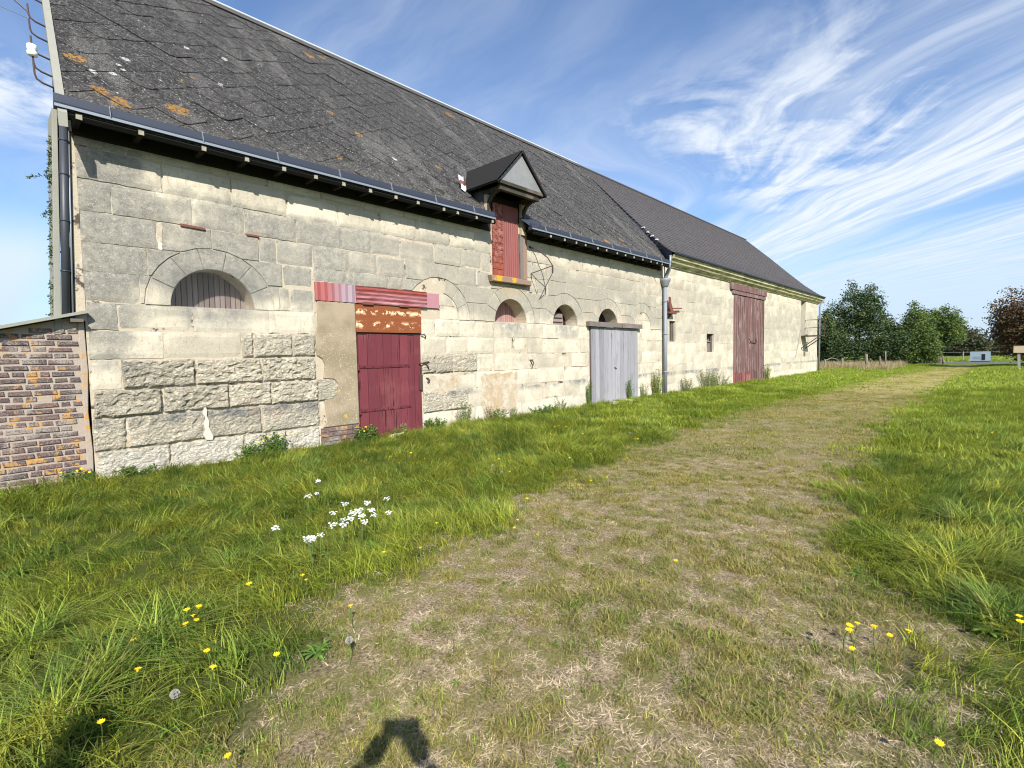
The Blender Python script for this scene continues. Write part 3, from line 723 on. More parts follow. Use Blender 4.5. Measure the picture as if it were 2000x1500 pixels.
# ---- arched windows
def arch_window(cx, kind):
    w = empty('arch_window', (cx, .3, SZ), parent=barn)
    if kind == 'slats':
        n = 15; ww = 2 * RI / n; red = cx > 5
        for i in range(n):
            x0 = cx - RI + i * ww; h = math.sqrt(max(.02, (RI + .02) ** 2 - (x0 + ww / 2 - cx) ** 2)) + .02
            o = MB().box(x0 + .006, x0 + ww - .006, .365, .385, SZ - .01, SZ + h, .002).build('slat', M_slatr if red else M_slat, w); o['tone'] = rnd.random()
    elif kind == 'boards':
        for i in range(3):
            o = MB().box(cx - RI, cx + .28 - .06 * i, .30 - .04 * i, .33 - .04 * i, SZ + i * .11, SZ + i * .11 + .1, .004).build('board', M_slat, w); o['tone'] = rnd.random()
        o = MB().box(cx - .35, cx + .2, .34, .36, SZ + .33, SZ + .36).build('board', M_oldw, w)
    else:
        for i in range(6):
            x0 = cx - RI + i * .09; o = MB().box(x0, x0 + .08, .3, .32, SZ - .01, SZ + .14 + .05 * rnd.random()).build('board', M_slat, w); o['tone'] = rnd.random()
    o = MB().box(cx - RI, cx + RI, .40, .41, SZ, SZ + RI).build('dark_backing', M_void, w)
    return w
w1_ = arch_window(2.38, 'slats'); arch_window(8.60, 'slats'); arch_window(10.69, 'boards'); arch_window(12.75, 'stub')
mesh_ = MB(); x0, x1, z0, z1 = 1.62, 3.2, 2.22, 2.96
for sgn in (1, -1):
    c = -2.0
    while c < 3.0:
        pts = []
        for x in np.linspace(x0, x1, 40):
            z = z0 + (c + sgn * (x - x0) * .75 if sgn > 0 else c + .9 - (x - x0) * .75)
            if z0 < z < z1 and (z < SZ + .0 or (x - 2.38) ** 2 + (z - SZ) ** 2 < .72 ** 2): pts.append((x, -.036 - .006 * math.sin(x * 9), z))
        if len(pts) > 1: mesh_.tube([pts[0], pts[-1]], .0011, 3, False)
        c += .034
o = mesh_.build('wire_netting', M_zincl, w1_); o['kind'] = 'stuff'

# ---- red door
door = empty('red_door', (4.6, 0, 0), parent=barn)
xs = [4.615, 4.79, 4.98, 5.12, 5.30, 5.47, 5.66, 5.80, 5.965]
for a, b_ in zip(xs, xs[1:]):
    o = MB().box(a + .004, b_ - .004, -.02 + rnd.uniform(-.003, .003), .03, .06 + rnd.uniform(0, .04), 2.03 - rnd.uniform(0, .015), .003).build('plank', M_red, door); o['tone'] = rnd.random()
for z in (1.44, .655):
    h = MB().box(4.6, 5.7, -.034, -.021, z - .025, z + .025)
    for x in np.arange(4.7, 5.7, .19): h.tube([(x, -.034, z + .006), (x, -.048, z + .006)], .014, 6)
    h.tube([(4.6, -.04, z - .06), (4.6, -.04, z + .05)], .02, 8); h.build('strap_hinge', M_red, door)
MB().box(5.9, 5.975, -.05, -.03, .95, 1.25).box(5.93, 5.96, -.055, -.04, 1.3, 1.4).build('latch_plate', M_iron, door)
MB().tube([(5.9, -.05, 1.47), (6.0, -.06, 1.48), (6.12, -.05, 1.5), (6.2, .0, 1.46)], .016, 6).tube([(6.05, -.05, 1.49), (6.09, -.09, 1.40), (6.13, -.05, 1.36)], .012, 6).build('bolt', M_iron, door)
MB().tube([(6.08, 0, 1.18), (6.1, -.06, 1.17), (6.14, -.06, 1.13), (6.1, -.04, 1.09)], .014, 6).build('wall_staple', M_iron, door)
MB().tube([(5.98, -.03, 2.03), (6.03, -.06, 2.04), (6.08, -.05, 2.0), (6.09, 0, 1.95)], .012, 6).build('hook', M_iron, door)
MB().box(4.585, 5.985, -.035, -.012, 2.062, 2.545, .004).build('rust_panel', M_rust, door)
MB().box(4.60, 5.98, -.01, .06, 2.025, 2.07).build('dark_gap_strip', M_dark, door)  # dark strip draws the shaded gap between planks and rust panel
def ribs(x0, x1, z0, z1, y, nrib, vertical=True):
    b = MB(); N = nrib * 4; amp = .009
    for i in range(N + 1):
        u = i / N; d = y - amp * (1 + math.sin(u * nrib * 2 * math.pi))
        if vertical: b.v += [(x0 + (x1 - x0) * u, d, z0), (x0 + (x1 - x0) * u, d, z1)]
        else: b.v += [(x0, d, z0 + (z1 - z0) * u), (x1, d, z0 + (z1 - z0) * u)]
    b.f = [(2 * i, 2 * i + 2, 2 * i + 3, 2 * i + 1) if vertical else (2 * i, 2 * i + 1, 2 * i + 3, 2 * i + 2) for i in range(N)]
    return b.box(x0, x1, y, .03, z0 + .002, z1 - .002)
ribs(3.87, 4.62, 2.57, 2.875, -.02, 6).build('lintel_sheet', M_sheetA, door)
ribs(4.60, 6.13, 2.565, 2.87, -.045, 4, False).build('lintel_sheet', M_sheetB, door)
MB().box(6.12, 6.45, -.03, .03, 2.57, 2.86).build('lintel_board', M_pink, door)
for x in (4.72, 5.48): MB().box(x, x + .2, -.075, -.05, 2.55, 2.59, .004).build('lintel_hinge', M_iron2, door)

# ---- grey double door
gd = empty('grey_double_door', (11.8, 0, 0), parent=barn)
xs = list(np.linspace(11.81, 13.07, 7)) ; xs2 = list(np.linspace(13.12, 14.39, 7))
for L in (xs, xs2):
    for a, b_ in zip(L, L[1:]):
        o = MB().box(a + .004, b_ - .004, -.045 + rnd.uniform(-.004, .004), -.012, .08 + rnd.uniform(0, .02), 2.36, .003).build('plank', M_greyw, gd); o['tone'] = rnd.random()
o = MB().box(13.04, 13.14, -.062, -.04, .1, 2.34, .004).build('cover_strip', M_greyw, gd); o['tone'] = .9
MB().tube([(13.0, -.06, 1.18), (13.06, -.09, 1.14)], .014, 6).build('door_pull', M_iron, gd)
o = MB().box(11.62, 14.52, -.14, .03, 2.37, 2.50, .012).build('lintel_beam', M_oldw, gd); o['tone'] = .5
MB().tube([(11.79, -.02, .1), (11.79, -.02, 2.3)], .012, 6).build('door_edge_iron', M_iron, gd)
for i in range(5):
    o = MB().prism(ragged(12.3 + i * .5, 12.75 + i * .5, -.05, .14 + rnd.uniform(-.03, .04), .03, 3), -.35, 0, .03).build('threshold_stone', M_stone, gd); o['tone'] = .9; o['grey'] = -.5

# wall ring & little ironwork on the wall between the doors
MB().tube([(9.22, .02, 1.47), (9.24, -.09, 1.47)], .018, 6).tube([(9.24, -.08, 1.47), (9.20, -.09, 1.40), (9.24, -.09, 1.33), (9.28, -.09, 1.40), (9.24, -.08, 1.47)], .012, 6).build('tether_ring', M_iron, barn)

# ---- roof of the main barn
K_, Y0, Z0, LS = 1.02, -.40, 4.45, 7.0
kk = 1 / math.hypot(1, K_)
def rp_(x, s, n=0.0): return Vector((x, Y0 + s * kk - n * K_ * kk, Z0 + s * K_ * kk + n * kk))
def left_x(s): return .80 + .062 * (s * kk)
def right_x(s): return 15.95 + min(1.0, max(0, s - .3) * 1.3) * .95 + .11 * max(0, s - 1)
roof = empty('roof', (8, 2, 6), parent=barn)
deck = MB()
def deck_quad(x0, x1, s0, s1, fx0=None, fx1=None):
    a = [rp_(fx0(s0) if fx0 else x0, s0, 0), rp_(fx1(s0) if fx1 else x1, s0, 0), rp_(fx1(s1) if fx1 else x1, s1, 0), rp_(fx0(s1) if fx0 else x0, s1, 0)]
    nrm_ = Vector((0, -K_ * kk, kk)); deck.pts(a + [p - nrm_ * .06 for p in a], [(0, 1, 2, 3), (7, 6, 5, 4), (0, 4, 5, 1), (1, 5, 6, 2), (2, 6, 7, 3), (3, 7, 4, 0)])
DN = 1.15
deck_quad(0, 7.76, 0, DN, left_x); deck_quad(9.02, 0, 0, .3, None, right_x); deck_quad(9.02, 0, .3, DN, None, right_x)
for i in range(8):
    a = DN + (LS - DN) * i / 8; b_ = DN + (LS - DN) * (i + 1) / 8; deck_quad(0, 0, a, b_, left_x, right_x)
# rear slope
deck.pts([(1.2, 4.55, 9.42), (17.6, 4.55, 9.42), (16.2, 9.6, 4.4), (1.85, 9.6, 4.4)], [(0, 1, 2, 3)])
deck.build('roof_deck', M_dark, roof)
TW, TH = .63, .53
def clip_poly(pts, inside, inter):
    out = []
    for i in range(len(pts)):
        a, b_ = pts[i - 1], pts[i]
        ia, ib = inside(a), inside(b_)
        if ia != ib: out.append(inter(a, b_))
        if ib: out.append(b_)
    return out
def clip_half(pts, fn):
    def inter(a, b_):
        fa, fb = fn(a), fn(b_); u = fa / (fa - fb); return (a[0] + (b_[0] - a[0]) * u, a[1] + (b_[1] - a[1]) * u)
    return clip_poly(pts, lambda p: fn(p) >= 0, inter)
def tile_mesh(cx, cs, base):
    j = lambda a: rnd.uniform(-a, a)
    rot = j(.016); lift = j(.004) if rnd.random() > .05 else .010
    cut = .10
    pts = [(-.045, -TH / 2 + .01), (.045, -TH / 2 + .01), (TW / 2 - .03, -.03), (TW / 2, .02), (TW / 2 - .03, .07), (.04, TH / 2 + .05), (-.04, TH / 2 + .05), (-TW / 2 + .03, .07), (-TW / 2, .02), (-TW / 2 + .03, -.03)]
    pts = [(x * math.cos(rot) - y * math.sin(rot) + cx + j(.004), x * math.sin(rot) + y * math.cos(rot) + cs + j(.006)) for x, y in pts]
    for fn in (lambda p: p[1] - .02, lambda p: LS - .02 - p[1], lambda p: p[0] - left_x(p[1]) - .04, lambda p: right_x(p[1]) - p[0]):
        pts = clip_half(pts, fn)
        if len(pts) < 3: return False
    if 7.76 < cx < 9.02 and cs < DN:
        return False
    if cs < DN:
        if cx <= 7.76: pts = clip_half(pts, lambda p: 7.78 - p[0])
        else: pts = clip_half(pts, lambda p: p[0] - 9.0)
        if len(pts) < 3: return False
    nh = lambda p: .004 + .012 * (1 - (p[1] - (cs - TH / 2)) / TH) + lift
    top = [rp_(p[0], p[1], nh(p) + .005) for p in pts]; bot = [rp_(p[0], p[1], max(nh(p), .001)) for p in pts]
    n = len(pts); base.pts(top + bot, [tuple(range(n))] + [(i, n + i, n + (i + 1) % n, (i + 1) % n) for i in range(n)])
    return True
cands = []
r = 0; s = 0.0
while s < LS + .3:
    off = (r % 2) * TW / 2; x = .55 + off
    while x < 18.4: cands.append((x, s)); x += TW
    s += TH / 2; r += 1
def near_px(c):
    p = rp_(c[0], c[1]); d = (p - CAM).length
    nrm_ = Vector((0, -K_ * kk, kk)); return abs((p - CAM).normalized().dot(nrm_)) / d ** 2
cands.sort(key=near_px, reverse=True)
vis = [c for c in cands if left_x(c[1]) - .2 < c[0] and c[1] < 5.2 + (c[0] * .4)]
rest = [c for c in cands if c not in set(vis)]
cnt = 0; bulk = MB()
for c in vis + rest:
    if cnt < 298:
        b = MB()
        if tile_mesh(c[0], c[1], b):
            b.build('slate', M_slate, roof); cnt += 1
    else: tile_mesh(c[0], c[1], bulk)
o = bulk.build('slate_field', M_slate, roof); o['kind'] = 'stuff'
# verge board, ridge cap
vb = MB(); N = 10
for i in range(N):
    s0, s1 = LS * i / N - .05 * (i == 0), LS * (i + 1) / N
    a = [rp_(left_x(s0) - .035, s0, .03), rp_(left_x(s0) + .045, s0, .035), rp_(left_x(s1) + .045, s1, .035), rp_(left_x(s1) - .035, s1, .03)]
    d = [p - Vector((0, 0, .16)) for p in a]
    vb.pts(a + d, [(0, 1, 2, 3), (0, 3, 7, 4), (0, 4, 5, 1), (1, 5, 6, 2), (7, 6, 5, 4)])
vb.build('verge_board', M_verge, roof)
rc = MB(); a = rp_(left_x(LS) - .05, LS - .16, .045); b_ = rp_(right_x(LS), LS - .16, .045)
rc.pts([(a.x, a.y, a.z), (b_.x, b_.y, b_.z), (b_.x, 4.52, 9.53), (a.x, 4.52, 9.53), (a.x, 4.72, 9.36), (b_.x, 4.72, 9.36)], [(0, 1, 2, 3), (3, 2, 5, 4)])
rc.build('ridge_flashing', M_slate2, roof)
MB().tube([(a.x, 4.52, 9.55), (b_.x, 4.52, 9.55)], .022, 6).build('ridge_roll', mat('bright_zinc', flat((.52, .56, .58), .1, 7, .2, .003), .6, .4), roof)
# gutters, wall plate, rafter tails
def gutter(x0, x1):
    g_ = empty('gutter', ((x0 + x1) / 2, -.4, 4.5), parent=barn)
    prof = [(-.30, 4.50), (-.385, 4.492), (-.415, 4.51), (-.425, 4.55), (-.40, 4.555), (-.395, 4.60), (-.385, 4.655), (-.37, 4.655), (-.345, 4.60), (-.30, 4.56)]
    prof = [(y + rnd.uniform(-.001, .001), z) for y, z in prof]; n = len(prof); b = MB(); N = 14
    for i in range(N + 1):
        x = x0 + (x1 - x0) * i / N; dz = rnd.uniform(-.004, .004); b.v += [(x, y, z + dz) for y, z in prof]
    b.f = [(i * n + j, i * n + (j + 1) % n, (i + 1) * n + (j + 1) % n, (i + 1) * n + j) for i in range(N) for j in range(n)] + [tuple(range(n)), tuple(N * n + j for j in range(n))[::-1]]
    b.build('trough', M_zinc, g_)
    MB().box(x0, x1, -.432, -.418, 4.496, 4.528).build('gutter_lip', M_zincl, g_)  # lighter zinc puts the sunlit highlight line into the lip colour
    for x in np.arange(x0 + .5, x1, .98): MB().beam((x, -.436, 4.52), (x, -.382, 4.665), .03, .005, (1, 0, 0)).build('gutter_clip', M_pipe, g_)
    return g_
g1 = gutter(.74, 7.73); g2 = gutter(8.92, 15.86)
MB().pts([(8.80, -.12, 4.78), (8.94, -.43, 4.52), (9.12, -.43, 4.50), (9.3, -.40, 4.70), (9.05, -.1, 4.85)], [(0, 1, 2, 3, 4)]).build('gutter_end_plate', M_zinc, g2)
for (a, b_) in ((.93, 7.96), (9.2, 15.98)): MB().box(a, b_, -.03, .06, 4.36, 4.76).build('wall_plate', M_dark, barn)
for (a, b_) in ((.86, 7.73), (9.0, 15.9)): MB().box(a, b_, -.38, -.015, 4.52, 4.535).build('soffit_board', M_dark, barn)
for x in [.95, 1.54, 2.23, 2.77, 3.29, 3.78, 4.25, 4.74, 5.25, 5.73, 6.34, 6.69, 7.2, 7.66, 9.63, 10.18, 10.67, 11.08, 11.65, 12.08, 12.64, 13.09, 13.58, 14.1, 14.62, 15.02, 15.37]:
    rt = MB().box(x - .03, x + .03, -.385, -.01, 4.42, 4.515, .003).build('rafter_tail', M_dark, barn); MB().box(x - .027, x + .027, -.402, -.385, 4.418, 4.478, .003).build('pale_sunlit_end', M_tail, rt)  # same timber: shaft coloured as in eave shade, end left pale as if sunlit
# downpipe between the two barns
pipe = empty('downpipe', (16.14, -.12, 0), parent=barn)
MB().tube([(16.14, -.12, .0), (16.14, -.12, 3.86)], .062, 14).build('pipe', M_pipe, pipe, True)
MB().tube([(16.14, -.12, 3.8), (16.14, -.12, 3.86), (16.14, -.12, 3.98), (16.14, -.12, 4.03), (16.14, -.12, 4.09)], [.065, .11, .15, .18, .18], 14).build('hopper_head', M_pipe, pipe, True)
MB().tube([(16.14, -.12, 4.08), (16.16, -.13, 4.18), (16.10, -.22, 4.30), (15.98, -.34, 4.40), (15.86, -.42, 4.52)], .05, 10).build('swan_neck', M_pipe, pipe, True)
MB().tube([(16.16, -.13, 4.08), (16.2, -.16, 4.2), (16.18, -.25, 4.34), (16.14, -.3, 4.6), (16.12, -.32, 4.85)], .04, 10).build('swan_neck', M_zincl, pipe, True)
for z in (.9, 2.2, 3.3): MB().tube([(16.14, -.12, z), (16.14, -.12, z + .05)], .072, 14).build('pipe_collar', M_pipe, pipe, True)

# ---- dormer
dm = empty('dormer', (8.4, -.3, 5.4), parent=barn)
FX, FZ, EZ, FY = 8.38, 5.99, 5.27, -.60
def slab(b, pts, th=.05):
    a = [Vector(p) for p in pts]; n_ = (a[1] - a[0]).cross(a[2] - a[0]).normalized() * th; k = len(a)
    return b.pts(a + [p - n_ for p in a], [tuple(range(k)), tuple(range(k, 2 * k))[::-1]] + [(i, k + i, k + (i + 1) % k, (i + 1) % k) for i in range(k)])
yb_r = (FZ - 4.45) / K_ - .4 + .1; yb_e = (EZ - 4.45) / K_ - .4 + .1
bb = MB(); slab(bb, [(7.60, FY - .05, EZ - .06), (FX, FY - .05, FZ + .02), (FX, yb_r, FZ + .02), (7.60, yb_e, EZ - .06)][::-1]); slab(bb, [(9.16, FY - .05, EZ - .06), (FX, FY - .05, FZ + .02), (FX, yb_r, FZ + .02), (9.16, yb_e, EZ - .06)])
bb.build('dormer_roof', M_dark, dm)
for i in range(8):
    for k in range(9):
        u0, u1 = i / 8, (i + 1) / 8 + .03
        x0 = 7.60 + (FX - 7.60) * u0; z0 = EZ - .06 + (FZ - EZ + .08) * u0; x1 = 7.60 + (FX - 7.60) * min(u1, 1); z1 = EZ - .06 + (FZ - EZ + .08) * min(u1, 1)
        yb = yb_e + (yb_r - yb_e) * u0; ya = FY - .06; w = .22; y0_ = ya + k * w - (i % 2) * w / 2; y1_ = y0_ + w - .004; y0_ = max(y0_, ya); y1_ = min(y1_, yb + .1)
        if y1_ - y0_ < .05: continue
        up = Vector((-.72, 0, .69)); a = [Vector((x0, y0_, z0)) + up * .022, Vector((x0, y1_, z0)) + up * .022, Vector((x1, y1_, z1)) + up * .008, Vector((x1, y0_, z1)) + up * .008]
        b = MB(); b.pts(a + [p - up * .007 for p in a], [(0, 1, 2, 3), (0, 4, 5, 1), (3, 7, 4, 0), (1, 5, 6, 2)]); b.build('slate', M_slate2, dm)
MB().pts([(7.69, FY, EZ + .02), (9.07, FY, EZ + .02), (FX, FY, FZ - .02)], [(0, 1, 2)]).pts([(7.69, FY + .02, EZ + .02), (9.07, FY + .02, EZ + .02), (FX, FY + .02, FZ - .02)], [(2, 1, 0)]).build('gable_panel', M_gable, dm)
MB().beam((9.18, FY - .03, EZ - .05), (FX, FY - .03, FZ + .04), .05, .05).beam((7.58, FY - .03, EZ - .05), (FX, FY - .03, FZ + .04), .04, .05).build('barge_board', M_dark, dm)
M_blk = mat('black_oak', paint_wood((.022, .020, .015), (.06, .055, .04), (.015, .012, .01), .55, 5), .9)
o = MB().box(7.68, 9.1, FY - .01, FY + .06, EZ - .05, EZ + .02).build('front_beam', M_blk, dm); o['tone'] = .2
o = MB().box(7.74, 9.02, FY + .04, FY + .14, EZ - .16, EZ - .06).build('front_beam', M_blk, dm); o['tone'] = .6
for x in (7.84, 8.98):
    o = MB().box(x - .04, x + .04, FY + .05, .4, EZ - .15, EZ - .05).build('side_beam', M_blk, dm); o['tone'] = .1
    pth = [(x, -.07, 4.78), (x, -.10, 4.93), (x, -.2, 5.06), (x, -.34, 5.13), (x, FY + .1, 5.15)]
    br = MB()
    for p, q in zip(pth, pth[1:]): br.beam(p, q, .06, .07, (1, 0, 0))
    br.build('curved_brace', M_blk, dm)
for (x0, x1, zb, zt) in ((7.80, 7.90, 4.60, 5.14), (8.93, 9.06, 4.42, 5.14)):
    MB().box(x0, x1, -.09, .02, zb, zt, .003).build('post', M_cream, dm)
for x in (7.77, 9.06): MB().pts([(x, .0, 4.8), (x, .0, 5.22), (x, .55, 5.22)], [(0, 1, 2)]).pts([(x + .02, .0, 4.8), (x + .02, .0, 5.22), (x + .02, .55, 5.22)], [(2, 1, 0)]).build('cheek', M_slate2, dm)
for i, (zz_, m_) in enumerate(((5.20, M_wht), (5.33, M_iron2), (5.45, M_wht))):
    x = 7.40 + i * .035; b = MB(); y = .28 + i * .08
    b.pts([(x, y, zz_ + .03), (x + .06, y - .05, zz_ - .03), (x + .14, y, zz_ + .04), (x + .15, y + .02, zz_ + .15), (x + .075, y - .03, zz_ + .09), (x + .01, y + .02, zz_ + .15)], [(0, 1, 4, 5), (1, 2, 3, 4)])
    b.build('flashing_piece', m_, dm)
MB().box(7.95, 8.95, -.01, .42, 4.7, 5.16).build('hatch_head', M_dark, dm)
hp = ribs(8.35, 8.86, 3.40, 5.02, -.022, 7); hp.build('hatch_sheet', M_hatch, dm)
for i in range(11):
    zz_ = 3.40 + i * .147; x = 8.03
    while x < 8.34:
        w = min(rnd.uniform(.1, .17), 8.35 - x); MB().box(x + .002, x + w - .002, -.03 + rnd.uniform(-.006, .006), .02, zz_ + .003, zz_ + .143, .004).build('flaking_board', M_hatch, dm); x += w
o = MB().box(8.90, 9.02, -.05, .2, 3.40, 4.45, .004).build('jamb', M_oldw, dm); o['tone'] = .7
o = MB().box(9.02, 9.16, -.03, .1, 3.40, 4.60, .006).build('jamb_stone', M_sill, dm)
MB().prism([(7.9, 3.25), (9.2, 3.25), (9.22, 3.37), (8.5, 3.39), (7.86, 3.385)], -.13, .3, .015).build('hatch_sill', M_sill, dm)

# ---- ivy & insulators on the gable end
def leaves(b, c, n, rad, size, squash=1.0, up=0.3):
    c = Vector(c)
    for _ in range(n):
        d = Vector((rnd.gauss(0, 1), rnd.gauss(0, 1), rnd.gauss(0, squash))); d = d * (rad * rnd.random() ** .5 / max(d.length, .01))
        p = c + d; a = Vector((rnd.uniform(-1, 1), rnd.uniform(-1, 1), rnd.uniform(-.6, .6))).normalized(); nn = Vector((rnd.gauss(0, 1), rnd.gauss(0, 1), rnd.gauss(up, 1))).normalized()
        s1 = a * size * rnd.uniform(.6, 1.2); s2 = a.cross(nn).normalized() * size * .5 * rnd.uniform(.7, 1.1)
        k = [rnd.random(), rnd.random(), 0, 1]
        b.pts([p - s1 * .5, p + s2 * .6 - s1 * .05, p + s1 * .5, p - s2 * .6 - s1 * .05], [(0, 1, 2, 3)], [k] * 4)
ivy = MB()
for _ in range(900):
    z = rnd.uniform(1.6, 4.3) ; y = rnd.uniform(.05, 1.6); x = .655 + (z - 1.95) * .042 + .09 * y - .02
    leaves(ivy, (x, y, z), 6, .045, .04)
for z, y in ((2.4, .4), (2.2, .6), (3.9, .3), (3.4, .3), (3.0, .3)): leaves(ivy, (.66 + (z - 1.95) * .042, y, z), 25, .08, .045)
for (p, q) in (((.78, .3, 3.93), (.52, .3, 3.84)), ((.74, .3, 3.60), (.64, .3, 3.40))):
    for i in range(9): leaves(ivy, Vector(p).lerp(Vector(q), i / 8), 5, .03, .035)
o = ivy.build('ivy', M_ivy); tag(o, 'ivy climbing the shaded gable edge of the barn', 'ivy')
def hook(i, py_, s, ins):
    bx = rp_(left_x(s) - .03, s, -.02)
    root = empty('iron_hook', bx, ['highest iron hook on the gable edge, holding a dark insulator', 'iron hook on the gable edge that carries the thick overhead wire', 'tall bare iron hook just under the wire-carrying one', 'small bare iron hook just above the white insulator', 'iron hook on the gable edge topped with a white ceramic insulator', 'lowest bare iron hook on the gable edge, under the white insulator'][i], 'hook', 'iron hooks on the gable edge')
    p = bx
    MB().tube([p + Vector((.08, 0, -.02)), p + Vector((-.10, 0, .02)), p + Vector((-.15, 0, .05)), p + Vector((-.165, 0, .10)), p + Vector((-.17, 0, .22))], .011, 6).build('rod', M_iron, root, True)
    if ins: MB().tube([p + Vector((-.17, 0, q)) for q in (.17, .18, .22, .235, .25, .30, .315)], [.03, .05, .052, .038, .05, .048, .02], 10).build('insulator', M_ceram if ins == 1 else M_iron, root, True)
    return p + Vector((-.165, 0, .12))
hp_ = [hook(i, 0, s, ins) for i, (s, ins) in enumerate([(3.3, 2), (2.45, 0), (1.95, 0), (1.4, 0), (.92, 1), (.62, 0)])]
def wire(a, b_, sag, r_, name, lab):
    a, b_ = Vector(a), Vector(b_); p = [a.lerp(b_, i / 16) - Vector((0, 0, sag * 4 * (i / 16) * (1 - i / 16))) for i in range(17)]
    tag(MB().tube(p, r_, 5).build(name, M_darkpipe), lab, 'wire')
wire(hp_[1], hp_[1] + Vector((-9.0, 1.5, 8.2)), .15, .012, 'overhead_wire', 'thick dark overhead wire running to the gable hook')
wire(hp_[2] + Vector((0, 0, .1)), hp_[2] + Vector((-14, 6, 5.2)), .1, .005, 'overhead_wire', 'thin second overhead wire below the thick one')

# ---- wall ironwork: jib bracket, rusty shield
jb = empty('iron_jib', (9.3, 0, 3.6), 'thin angular iron hoist bracket fixed to the wall right of the loft hatch', 'bracket')
A, B_, Cc, D_, E_ = (9.29, .0, 4.20), (9.55, -.5, 3.72), (9.55, -.5, 3.56), (9.32, .0, 3.57), (9.62, -.0, 2.96)
MB().tube([A, (9.40, -.15, 4.14), (9.52, -.38, 3.92), B_], .014, 6).build('curved_arm', M_iron, jb)
MB().tube([B_, Cc], .022, 6).build('arm_joint', M_iron, jb); MB().tube([D_, B_], .011, 6).build('rod', M_iron, jb); MB().tube([D_, (9.33, -.01, 3.47)], .018, 6).build('wall_bolt', M_iron, jb)
MB().tube([A, E_], .005, 5).build('wire_stay', M_iron, jb); MB().tube([(9.33, 0, 3.47), E_], .008, 5).build('rod', M_iron, jb); MB().tube([Cc, E_], .008, 5).build('rod', M_iron, jb)
MB().tube([(9.29, .02, 4.2), (9.29, -.03, 4.2)], .03, 6).build('wall_bolt', M_iron, jb)
rs = empty('rusty_bracket', (16.55, -.1, 3.1), 'rust red iron plate bracket with a bar, just right of the grey downpipe', 'bracket')
MB().prism([(16.42, 3.50), (16.52, 3.50), (16.56, 3.3), (16.70, 3.08), (16.72, 2.95), (16.52, 2.98), (16.44, 3.1)], -.14, -.10).build('plate', M_iron2, rs)
MB().box(16.25, 16.85, -.2, -.05, 2.93, 2.99, .01).build('shelf_iron', M_iron2, rs); MB().beam((16.7, -.12, 3.12), (17.4, -.12, 3.16), .04).build('bar', M_iron2, rs)
MB().beam((16.6, .0, 2.8), (16.62, -.12, 2.95), .04).build('strut', M_iron2, rs)

# ================================================================ SECOND BARN
holes2 = [[(16.70, 1.97), (17.18, 1.97), (17.18, 2.70), (16.70, 2.70)], [(19.95, 1.57), (20.68, 1.57), (20.68, 2.31), (19.95, 2.31)], [(22.86, .02), (26.9, .02), (26.9, 4.1), (22.86, 4.1)], [(33.95, 2.40), (35.0, 2.40), (35.0, 4.55), (33.95, 4.55)]]
wb = wall_holes([(16.2, -.4), (38, -.4), (38, 4.62), (16.2, 4.62)], holes2, .004, .424)
wall2 = wb.build('wall', M_stone2, barn2)
wall2['tone'] = .6; wall2['grey'] = 0
MB().box(16.3, 37.9, .44, .5, -.3, 4.6).build('interior_dark_sheet', M_void, barn2)
MB().pts([(38, .03, -.4), (38, 9.2, -.4), (38, 9.2, 4.7), (38, 4.6, 9.3), (38, .03, 4.7)], [(0, 1, 2, 3, 4)]).build('gable_wall', M_stone2, barn2)
ex2 = [(16.68, 17.2, 1.95, 2.72), (19.93, 20.7, 1.55, 2.33), (22.84, 26.92, -.2, 4.12), (22.3, 27.2, 4.1, 4.6), (33.93, 35.02, 2.38, 4.6)]
Z2 = [-.1, .42, .80, 1.17, 1.55, 1.93, 2.31, 2.69, 3.07, 3.45, 3.83, 4.21, 4.58]
for r in range(12):
    x = 16.24; js = [x]
    while x < 37.2: x += rnd.uniform(.66, 1.05); js.append(min(x, 37.98))
    js[-1] = 37.98
    for a, b_ in zip(js, js[1:]):
        rs_ = [(a, b_, Z2[r], Z2[r + 1])]
        for h in ex2: rs_ = sub_rect(rs_, h)
        for q in rs_: face_stone(q, .25, wall2, M_stone2, gap=.006, cell=.3, y_out=.006)
# plain window openings
def small_window(x0, x1, z0, z1, kind):
    w = empty('window', (x0, .1, z0), parent=barn2)
    for (a, b_, c, d) in ((x0, x0 + .05, z0, z1), (x1 - .05, x1, z0, z1), (x0, x1, z1 - .05, z1), (x0, x1, z0, z0 + .05)): MB().box(a, b_, .08, .14, c, d).build('frame', M_oldw, w)
    MB().box(x0, x1, .3, .32, z0, z1).build('dark_backing', M_void, w)
    if kind: 
        MB().box(x0 + .05, x1 - .05, .15, .16, z0 + .05, z0 + (z1 - z0) * .55).build('board', M_slat, w); MB().box(x0, x1, .1, .13, z0 + (z1 - z0) * .55, z0 + (z1 - z0) * .62).build('rail', M_slat, w)
    else:
        for x in (x0 + .16, x0 + .31): MB().box(x, x + .05, .09, .12, z0, z1).build('bar', M_oldw, w)
small_window(16.70, 17.18, 1.97, 2.70, 0); small_window(19.95, 20.68, 1.57, 2.31, 1)
bd = empty('barn_door', (22.86, 0, 0), parent=barn2)
for (a0, a1) in ((22.88, 24.84), (24.92, 26.88)):
    xs = np.linspace(a0, a1, 9)
    for a, b_ in zip(xs, xs[1:]):
        jj = rnd.uniform(0, .12); o = MB().box(a + .01, b_ - .01, -.03 + rnd.uniform(-.01, .01), .02, .55 + jj, 4.06, .004).build('plank', M_maroon, bd); o['tone'] = rnd.random()
        o = MB().box(a + .01, b_ - .01, -.02 + rnd.uniform(-.01, .01), .03, .14, .55 + jj, .004).build('plank', M_maroonr if a0 < 24 else M_maroon, bd); o['tone'] = rnd.random()
        MB().box(b_ - .02, b_ + .02, -.05, -.02, .2, 4.0, .003).build('batten', M_maroon, bd)
